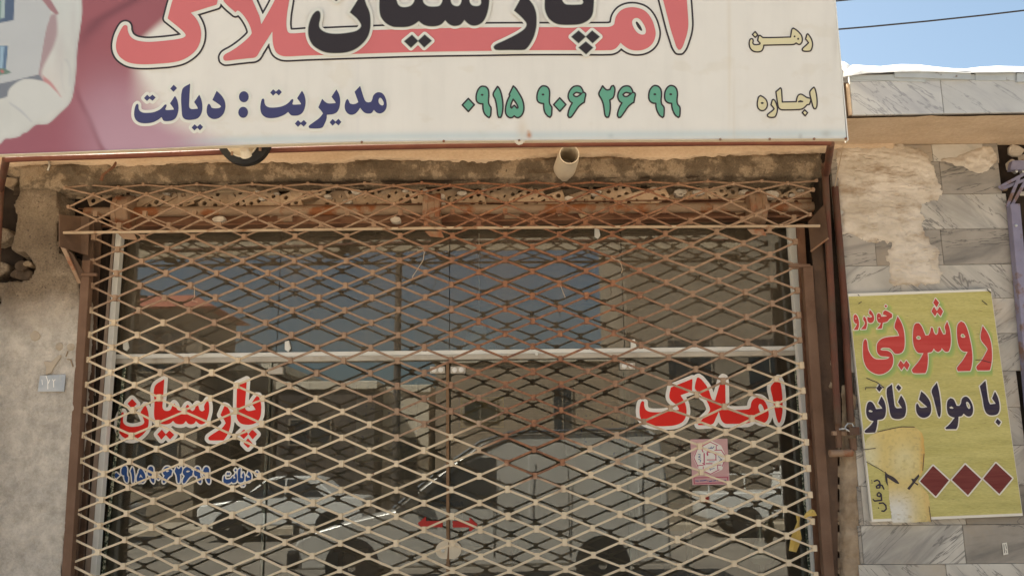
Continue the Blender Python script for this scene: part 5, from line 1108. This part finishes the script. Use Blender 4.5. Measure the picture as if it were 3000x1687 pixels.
ca = o.data.color_attributes.new('Col', 'FLOAT_COLOR', 'POINT'); ca.data.foreach_set('color', np.concatenate([cc.reshape(-1, 3)[us], np.ones((len(us), 1))], 1).ravel())
for t in ("@Y5 530,700 560,735 640,775 690,820 725,865 705,872 640,840 560,785 562,850 575,910 545,860 530,790", "= @Y5 990,735 998,770 940,850 985,875 975,895 930,862 860,955 830,935 905,845 885,798 925,805"):
    flat('print_remnant', Field(parse(t, CR)[0], step=.9, pad=4), 0, YB_ - .0045, M['ink_line'], yb)
tb = parse(YEL_BLACK, CR)[1]; flat('lettering', Field([], step=.7, pad=5, strokes=tb), .35, YB_ - .0042, M['y_navy'], yb, 'small black upright word')
crk = parse("~1.02 @Y5 430,160 640,112 760,92 930,95 | ~0.85 270,570 430,655 530,720 | ~1.02 205,408 395,385 | ~0.85 1045,690 1062,460 | ~0.85 1130,1180 1160,1390 | ~1.19 @Y3 210,125 430,215 580,325 | ~1.19 185,370 190,325 580,325 | ~0.85 @Y2 850,1150 920,1145 1090,1190 | ~1.02 @Y1 180,120 200,140 | ~1.02 190,265 235,235 | ~1.02 @Y2 950,215 1030,280 | ~1.36 1030,40 1090,90", CR)[1]
flat('crack', Field([], step=.6, pad=4, strokes=crk), 0, YB_ - .0075, M['ink_line'], yb)

# ------------------------------------------------------------------ small things on the left pillar
hp = thing('house_number_plate', P(143, 1145, -.02), 'faded blue house number plate on the left pillar', 'number plate')
q = [P(117, 1100, -.024), P(192, 1096, -.024), P(187, 1146, -.024), P(110, 1147, -.024)]; obj('plate', MB().prism(q, (0, .006, 0)), M['plate_blue'], hp, bevel=.001)
nst = parse("~.9 @N 455,960 465,1060 | ~1.1 540,870 580,980 580,1150 | ~1.0 620,960 580,1050 | ~.9 680,950 700,985 740,950 | ~1.0 700,985 705,1110", CR)[1]; flat('number', Field([], step=.6, pad=4, strokes=nst), 0, -.0262, M['vinyl_white'], hp)
M['clay'] = mk('dry_clay', (.36, .30, .23), (.44, .37, .29), 14, 6, .9, bump=.3)
cm = thing('clay_mark', P(130, 1060, -.02), 'raised clay tick mark pressed on the left pillar above the number plate', 'wall mark')
obj('tick', MB().prism([P(126, 1060, -.022), P(136, 1056, -.022), P(148, 1060, -.022), P(170, 1040, -.022), P(178, 1038, -.022), P(176, 1048, -.022), P(155, 1080, -.022), P(150, 1092, -.022), P(132, 1098, -.022), P(134, 1076, -.022)], (0, .014, 0)), M['clay'], cm, bevel=.004)
for px, py in ((173, 1014), (206, 1016)): c = P(px, py, -.018); obj('dot', MB().lathe(c + np.array([0, .012, 0]), (0, -1, 0), [(0, .024), (.010, .022), (.016, .012), (.018, 0)], 16), M['clay'], cm, smooth=True)
obj('scratch', MB().tube([P(197, 1052, -.016), P(207, 1053, -.018), P(214, 1074, -.016)], .0035, 6).tube([P(193, 1044, -.016), P(199, 1028, -.018)], .003, 6), M['stone'], cm)
cm2 = thing('plaster_lump', P(103, 988, -.015), 'small lump of pale plaster high on the left pillar', 'wall mark')
q = [P(103 + 16 * math.cos(a) * random.uniform(.8, 1.2), 984 + 15 * math.sin(a) * random.uniform(.8, 1.2), -.018) for a in np.linspace(0, 6.28, 12)[:-1]]; obj('lump', MB().prism(q, (0, .012, 0)), M['clay'], cm2, bevel=.005)
# ------------------------------------------------------------------ string ends and ribbon on the grille
def string(pts, lab):
    o = obj('string_tie', MB().tube(pts, .0022, 5), M['rope'], smooth=True); tag(o, lab, 'string', 'string ends on the grille')
string([P(1222, 736, .015), P(1238, 731, .0), P(1243, 738, -.005), P(1240, 762, -.01), P(1222, 790, -.01), P(1210, 808, -.005), P(1208, 815, .0)], 'long loose string hanging from the grille above its middle')
string([P(1790, 752, .01), P(1800, 760, -.0), P(1812, 762, -.005), P(1820, 775, -.005), P(1824, 790, -.0), P(1820, 800, .0)], 'frayed string knot on the grille, upper right of its middle'); string([P(1642, 836, .01), P(1648, 852, -.0), P(1656, 872, .0)], 'short string end under the centre of the grille top')
string([P(569, 838, .01), P(570, 870, .0), P(562, 880, .0), P(578, 884, .0)], 'thin hooked string on the upper left of the grille')
yr = thing('yellow_ribbon', P(2368, 1500, .0), 'torn yellow cloth strip tied to the lower right of the grille', 'ribbon')
rp = [((2357, 1510), (2388, 1504)), ((2372, 1492), (2392, 1506)), ((2380, 1490), (2394, 1508))]
def ribbon(rows):
    v = []; 
    for i, (a, b_, y) in enumerate(rows): v += [P(*a, y), P((a[0] + b_[0]) / 2, (a[1] + b_[1]) / 2, y - .012), P(*b_, y)]
    f = [(i * 3 + j, (i + 1) * 3 + j, (i + 1) * 3 + j + 1, i * 3 + j + 1) for i in range(len(rows) - 1) for j in range(2)]
    return MB().add(v, f)
obj('knot', ribbon([((2354, 1511), (2358, 1518), .0), ((2364, 1498), (2370, 1512), -.01), ((2376, 1490), (2382, 1511), -.015), ((2386, 1494), (2394, 1509), -.01)]), M['yellow_cloth'], yr, smooth=True)
obj('tail', ribbon([((2331, 1508), (2344, 1512), .05), ((2335, 1528), (2342, 1530), .06), ((2326, 1550), (2344, 1552), .07), ((2318, 1570), (2349, 1576), .075), ((2314, 1592), (2340, 1600), .08), ((2311, 1612), (2333, 1617), .08)]), M['yellow_cloth'], yr, smooth=True)

# ------------------------------------------------------------------ lilac shutter of the next shop at the right edge
ng = thing('lilac_gate', P(2975, 1400, .0), 'lilac painted steel gate frame of the next shop at the right edge', 'gate')
pa = P(2968, 600, -.05); pb = P(3040, 1400, -.05); t = (.12 - pa[2]) / (pb[2] - pa[2])
obj('gate_post', MB().bar(pa + (pb - pa) * t, pa, .055, .05), M['lilac'], ng, bevel=.004)
for i in range(22): obj('gate_slat', MB().box((pa[0] + .045, -.022 - .004 * (i % 2), .14 + i * .118), (X1 - 3.2, -.004, .14 + i * .118 + .110)), M['alu'], ng, bevel=.004)
obj('gate_header', MB().prism([P(2966, 470, -.06), P(3200, 462, -.06), P(3200, 492, -.06), P(2960, 498, -.06)], (0, .04, 0)), M['lilac'], ng, bevel=.003)
for a, b_ in (((2926, 550), (3010, 505)), ((2932, 555), (3020, 520)), ((2950, 606), (2985, 520)), ((2962, 606), (3005, 530))): obj('scissor_bar', MB().tube([P(*a, -.03 - random.uniform(0, .03)), P(*b_, -.04)], .012, 4, squash=.4), M['lilac'], ng)
obj('gate_roll', MB().lathe(P(2975, 575, .06), (1, 0, 0), [(0, 0), (0, .05), (.5, .05)], 20), M['alu'], ng, smooth=True)
for px, py in ((2977, 503), (2996, 503), (2976, 661)): obj('bolt', MB().lathe(P(px, py, -.075), (0, -1, 0), [(-.02, .009), (.006, .008), (.008, 0)], 8), M['silver'], ng)

# ------------------------------------------------------------------ overhead cables
for (a, b_, lab) in (((2462, 89), (3010, 33), 'long dark cable crossing the blue sky above the roof'), ((2452, 4), (2560, -8), 'dark cable just touching the top of the sky beside the sign')):
    pa, pb = P(*a, 6.0), P(*b_, 6.0); d = pb - pa; pts = [pa + d * t + np.array([0, 0, .02 * (t - .5) ** 2 * np.linalg.norm(d)]) for t in np.linspace(-6, 6, 40)]
    o = obj('overhead_cable', MB().tube(pts, .011, 6), M['wire'], smooth=True); tag(o, lab, 'cable', 'overhead cables')

# small maker's tag stuck on a lower slab
tg = thing('price_tag', P(2945, 1625, -.024), 'small white paper tag with black print on the lower right marble slab', 'tag')
obj('paper', MB().prism([P(2936, 1590, -.026), P(2950, 1588, -.026), P(2954, 1622, -.026), P(2940, 1625, -.026)], (0, .002, 0)), M['y_white'], tg)
flat('print_lines', Field([], step=.7, pad=4, strokes=[([(2941, 1594), (2943, 1618)], .9), ([(2946, 1593), (2949, 1606)], .8), ([(2947, 1610), (2949, 1618)], .8)]), 0, -.0272, M['ink_line'], tg)
# ------------------------------------------------------------------ the street behind the viewer, seen mirrored in the glass
M['brick_far'] = None
def brick_wall_mat(name, c1, c2, mort, sx=3.2):
    m, n, l, b = new_mat(name); b.inputs['Roughness'].default_value = .9
    tc = n.new('ShaderNodeTexCoord'); mp = n.new('ShaderNodeMapping'); mp.inputs['Rotation'].default_value = (R(90), 0, 0); l.new(tc.outputs['Object'], mp.inputs[0])
    t = n.new('ShaderNodeTexBrick'); t.inputs['Color1'].default_value = rgba(c1); t.inputs['Color2'].default_value = rgba(c2); t.inputs['Mortar'].default_value = rgba(mort); t.inputs['Scale'].default_value = sx
    t.inputs['Mortar Size'].default_value = .03; l.new(mp.outputs[0], t.inputs['Vector'])
    no = n.new('ShaderNodeTexNoise'); no.inputs['Scale'].default_value = 1.4; no.inputs['Detail'].default_value = 8; l.new(tc.outputs['Object'], no.inputs['Vector'])
    r_ = n.new('ShaderNodeMapRange'); r_.inputs['To Min'].default_value = .6; r_.inputs['To Max'].default_value = 1.3; l.new(no.outputs['Fac'], r_.inputs['Value'])
    hv = n.new('ShaderNodeHueSaturation'); l.new(r_.outputs[0], hv.inputs['Value']); l.new(t.outputs['Color'], hv.inputs['Color']); l.new(hv.outputs[0], b.inputs['Base Color']); return m
M['far_brick'] = brick_wall_mat('street_brick', (.30, .23, .165), (.38, .29, .21), (.20, .17, .13)); M['far_red'] = mk('red_roof_tile', (.36, .12, .08), (.44, .17, .11), 3, 6, .8, stretch=(6, 1, 1))
M['far_cream'] = mk('cream_render', (.58, .52, .42), (.66, .60, .50), 1.5, 6, .85); M['far_grey'] = mk('grey_render', (.22, .185, .145), (.29, .25, .20), 1.2, 6, .9); M['far_glass'] = mk('dark_window', (.03, .035, .04), rough=.15)
M['far_dark'] = mk('dark_cladding', (.07, .06, .055), (.10, .085, .075), 1, 5, .8)
def house(name, x0, x1, Y, z1, depth, wall, lab, wins=(), roof=None, parapet=True, rz=0):
    x0, x1 = min(x0, x1), max(x0, x1)
    t = thing(name, ((x0 + x1) / 2, Y - depth / 2, 0), lab, 'building')
    obj('wall', MB().box((x0, Y - depth, 0), (x1, Y, z1)), wall, t)
    if parapet: obj('parapet', MB().box((x0 - .08, Y - depth - .08, z1 + .001), (x1 + .08, Y + .08, z1 + .25)), M['far_cream'], t, bevel=.02)
    for (wx, wz, ww, wh) in wins:
        fr = obj('window', MB().box((wx - ww / 2 - .05, Y + .003, wz - .05), (wx + ww / 2 + .05, Y + .05, wz + wh + .05)), M['far_grey'], t)
        obj('pane', MB().box((wx - ww / 2, Y + .051, wz), (wx - .02, Y + .06, wz + wh)), M['far_glass'], fr); obj('pane', MB().box((wx + .02, Y + .051, wz), (wx + ww / 2, Y + .06, wz + wh)), M['far_glass'], fr)
    if roof:
        zb = z1 + .0; h_ = roof; mb = MB(); e = .4
        v = [(x0 - e, Y + e, zb), (x1 + e, Y + e, zb), (x1 + e, Y - depth - e, zb), (x0 - e, Y - depth - e, zb), (x0 + .3, Y - depth / 2, zb + h_), (x1 - .9, Y - depth / 2, zb + h_)]
        mb.add(v, [(0, 1, 5, 4), (1, 2, 5), (2, 3, 4, 5), (3, 0, 4), (0, 3, 2, 1)]); obj('roof', mb, M['far_red'], t)
    return t
def VX(px, Y): return float(V(px, 1300, Y)[0])
def VZ(px, py, Y): return float(V(px, py, Y)[2])
Yb = -20.5
x0, x1 = VX(345, Yb), VX(575, Yb); zE = VZ(450, 905, Yb)
house('tiled_roof_house', x0 - .3, x1, Yb, zE, 3.0, M['far_grey'], 'house with red tiled hip roof across the street', [(x0 + .6, zE - 1.9, .9, 1.2), (x1 - 1.0, zE - 1.9, .8, 1.2), (x0 + .6, 1.1, 1.0, 1.3), (x1 - 1.0, 1.1, .9, 1.3)], roof=VZ(440, 838, Yb) - zE, parapet=False)
x0, x1 = VX(600, -22), VX(800, -22); house('grey_house', x0, x1, -22, VZ(700, 1085, -22), 6, M['far_grey'], 'low grey house with two windows beside the tiled roof house', [(x0 + .8, 1.2, .9, 1.2), (x1 - .8, 1.2, .9, 1.2)])
x0, x1 = VX(810, -21), VX(1095, -21); house('dark_workshop', x0, x1, -21, VZ(1000, 1140, -21), 6, M['far_dark'], 'dark clad workshop across the street', [(x0 + 1.0, 2.3, 1.2, .7)])
x0, x1 = VX(1120, -22.5), VX(1255, -22.5); house('cream_house', x0, x1, -22.5, VZ(1180, 1150, -22.5), 6, M['far_cream'], 'narrow cream rendered house across the street', [((x0 + x1) / 2, 1.2, .7, 1.2)])
x0, x1 = VX(1275, -20), VX(1830, -20); zt2 = VZ(1500, 1062, -20); house('brick_building', x0, x1, -20, zt2, 8, M['far_brick'], 'two storey tan brick building across the street', [(x0 + 1.3, 2.9, .9, .5), (x0 + 3.7, 2.6, .5, 1.2), (x0 + 2.2, .9, 1.2, 1.4)])
x0 = VX(1850, -17.5); house('tall_building', x0, x0 + 9.5, -17.5, 9.6, 8, M['far_grey'], 'tall grey building across the street at the right', [(x0 + 1.6 + i * 2.1, 3.4 + j * 2.6, 1.1, 1.4) for i in range(4) for j in range(1)])
up = thing('utility_pole', (VX(1160, -15), -15, 0), 'concrete utility pole with cross arms on the far pavement', 'utility pole')
obj('pole', MB().tube([(VX(1160, -15), -15, .13), (VX(1160, -15), -15, 8.5)], [.10, .07], 12), M['far_dark'], up, smooth=True); obj('cross_arm', MB().box((VX(1160, -15) - .8, -15.05, 7.6), (VX(1160, -15) + .8, -14.95, 7.7)), M['dark_steel'], up)
for i, (zz, dx) in enumerate(((7.72, -.7), (7.72, 0), (7.72, .7), (6.8, .0))):
    x = VX(1160, -15) + dx; pts = [(x - 22 + 44 * t + (0 if i % 2 else 2), -15 + (t - .5) * 3, zz + 1.2 * (2 * t - 1) ** 2 * (.8 + .15 * i) + (t - .5) * 1.2) for t in np.linspace(0, 1, 24)]
    o = obj('street_cable', MB().tube(pts, .014, 5), M['wire']); tag(o, ['left end of the highest trio of street cables on the pole cross arm', 'middle street cable on the pole cross arm', 'right street cable on the pole cross arm', 'lowest street cable, below the pole cross arm'][i], 'cable', 'street cables mirrored in the glass')
# vehicles
M['car_white'] = mk('white_car_paint', (.62, .62, .60), (.66, .66, .64), 2, 3, .25, spec=.6); M['car_silver'] = mk('silver_car_paint', (.40, .39, .365), (.44, .43, .405), 2, 3, .25, 0, spec=.6); M['car_black'] = mk('black_trim', (.02, .02, .022), rough=.5); M['car_glass'] = mk('car_glass', (.03, .035, .04), rough=.05); M['chrome'] = mk('chrome', (.6, .6, .6), rough=.15, metal=1); M['tyre'] = mk('tyre', (.02, .02, .02), rough=.85); M['tail'] = mk('tail_light', (.35, .02, .02), rough=.2)
def car(name, lab, x0, y0, L, W, H, side, glassp, paint, flip=False, cat='car', wheels=(.19, .80), wr=.31, body_top=None):
    """side: outline (0..1 along the length, height in m) front at 0; y0 = side facing the shop, body lies behind it"""
    t = thing(name, (x0 + L / 2, y0 - W / 2, 0), lab, cat)
    fx = (lambda u: x0 + L * (1 - u)) if flip else (lambda u: x0 + L * u)
    def shell(outline, ya, yb, inset_top=.12):
        n = len(outline); zmax = max(z for _, z in outline); v = []
        for s_, y in ((1, ya), (-1, yb)):
            for u, z in outline:
                k_ = max(0, (z - .95) / max(.01, zmax - .95)) if zmax > 1.05 else 0
                v.append((fx(u), y - s_ * inset_top * k_, z))
        f = [tuple(range(n)), tuple(range(2 * n - 1, n - 1, -1))] + [(i, i + n, (i + 1) % n + n, (i + 1) % n) for i in range(n)]
        return MB().add(v, f)
    obj('body', shell(side, y0, y0 - W), paint, t, bevel=.035, smooth=True)
    for gp_ in glassp:
        for yy, s_ in ((y0, 1), (y0 - W, -1)):
            zmax = max(z for _, z in side); v = [(fx(u), yy - s_ * (.12 * max(0, (z - .95) / (zmax - .95))) + s_ * .008, z) for u, z in gp_]
            obj('side_window', MB().prism(v, (0, s_ * .006, 0)), M['car_glass'], t)
    for u in wheels:
        for y in (y0 - .09, y0 - W + .09):
            s_ = 1 if y > y0 - W / 2 else -1; w0 = (fx(u), y - s_ * .10, wr)
            wh = obj('wheel', MB().lathe(w0, (0, s_, 0), [(0, wr * .6), (0, wr * .92), (.03, wr), (.17, wr), (.20, wr * .92), (.205, wr * .62), (.19, wr * .6)], 26), M['tyre'], t, smooth=True)
            obj('rim', MB().lathe(w0, (0, s_, 0), [(.185, wr * .62), (.18, wr * .45), (.195, wr * .2), (.20, 0)], 18), M['chrome'], wh, smooth=True)
            obj('wheel_arch', MB().lathe((fx(u), y0 + .004 if s_ > 0 else y0 - W - .004, wr + .02), (0, s_, 0), [(0, wr * 1.06), (.002, wr * 1.06), (.002, 0)], 26), M['car_black'], t)
    return t, fx
# pale van parked right behind the viewer
L = 4.9; xv = VX(865, -6.1)
t, fx = car('parked_van', 'pale grey van parked at the kerb and mirrored in the shop doors', xv, -6.1, L, 1.75, 2.06,
    [(0, .30), (0, .55), (.015, .68), (.07, .80), (.16, .92), (.27, 1.04), (.33, 1.28), (.42, 1.62), (.50, 1.88), (.57, 2.00), (.75, 2.06), (.96, 2.04), (.985, 1.96), (1.0, 1.3), (1.0, .35)],
    [[(.325, 1.08), (.37, 1.30), (.44, 1.58), (.50, 1.70), (.54, 1.70), (.54, 1.08)]], M['car_silver'], wheels=(.16, .82), wr=.33, cat='van')
obj('pillar_trim', MB().tube([(fx(.27), -6.08, 1.06), (fx(.33), -6.09, 1.30), (fx(.42), -6.12, 1.64), (fx(.50), -6.16, 1.90), (fx(.58), -6.2, 2.02), (fx(.95), -6.2, 2.05)], .030, 8), M['chrome'], t, smooth=True)
for u in (.535, .735): obj('door_seam', MB().box((fx(u) - .006, -6.099, .45), (fx(u) + .006, -6.092, 1.55)), M['car_black'], t); 
for u in (.63, .92): obj('door_bar', MB().tube([(fx(u), -6.08, .95), (fx(u), -6.10, 1.75)], .010, 6), M['car_white'], t)
obj('door_handle', MB().box((fx(.56), -6.095, 1.0), (fx(.59), -6.06, 1.04)), M['chrome'], t, bevel=.005); obj('headlight', MB().box((fx(-.002), -6.35, .72), (fx(.02), -6.095, .88)), M['chrome'], t, bevel=.02)
obj('wing_mirror', MB().box((fx(.30), -6.05, 1.20), (fx(.335), -5.92, 1.38)), M['car_black'], t, bevel=.03); obj('bumper', MB().box((fx(-.012), -7.8, .32), (fx(.02), -6.05, .55)), M['car_black'], t, bevel=.04)
sed = [(0, .35), (0, .70), (.02, .80), (.22, .90), (.26, .93), (.40, 1.35), (.46, 1.41), (.64, 1.41), (.70, 1.36), (.82, .98), (.98, .93), (1, .80), (1, .35)]
sg_ = [[(.295, .96), (.41, 1.32), (.515, 1.34), (.515, .96)], [(.53, .96), (.53, 1.34), (.64, 1.33), (.76, .97)]]
t, fx = car('parked_sedan', 'white saloon car parked across the street, mirrored in the left door', VX(650, -15.6), -14.2, VX(1100, -15.6) - VX(650, -15.6), 1.65, 1.41, sed, sg_, M['car_white'], cat='car')
obj('headlight', MB().box((fx(-.002), -14.5, .62), (fx(.015), -14.22, .74)), M['chrome'], t, bevel=.01); obj('bumper', MB().box((fx(-.01), -15.8, .35), (fx(.02), -14.17, .52)), M['car_black'], t, bevel=.03)
t, fx = car('parked_sedan', 'silver saloon car at the far left, mirrored low in the left side pane', VX(430, -15.6) - 4.3, -14.2, 4.3, 1.65, 1.41, sed, sg_, M['car_silver'], flip=True, cat='car')
obj('headlight', MB().box((fx(-.002), -14.5, .62), (fx(.015), -14.22, .74)), M['chrome'], t, bevel=.01)
x = VX(2060, -14.2); t, fx = car('parked_pickup', 'white pickup with a small roof rack, mirrored in the right side pane', x, -14.2, 4.4, 1.65, 1.55, [(0, .4), (0, .85), (.02, .93), (.20, 1.0), (.24, 1.03), (.34, 1.48), (.40, 1.54), (.52, 1.54), (.56, 1.48), (.575, .98), (1, .96), (1, .4)], [[(.275, 1.05), (.35, 1.42), (.53, 1.44), (.54, 1.05)]], M['car_white'], flip=True, cat='pickup')
obj('tail_light', MB().box((fx(1.002), -14.45, .72), (fx(.985), -14.19, .90)), M['tail'], t, bevel=.01)
for u in (.62, .80, .98): obj('bed_rail', MB().tube([(fx(u), -14.25, .97), (fx(u), -14.25, 1.35)], .02, 6), M['car_white'], t)
obj('bed_rail', MB().tube([(fx(.60), -14.25, 1.35), (fx(.99), -14.25, 1.35)], .02, 6), M['car_white'], t)
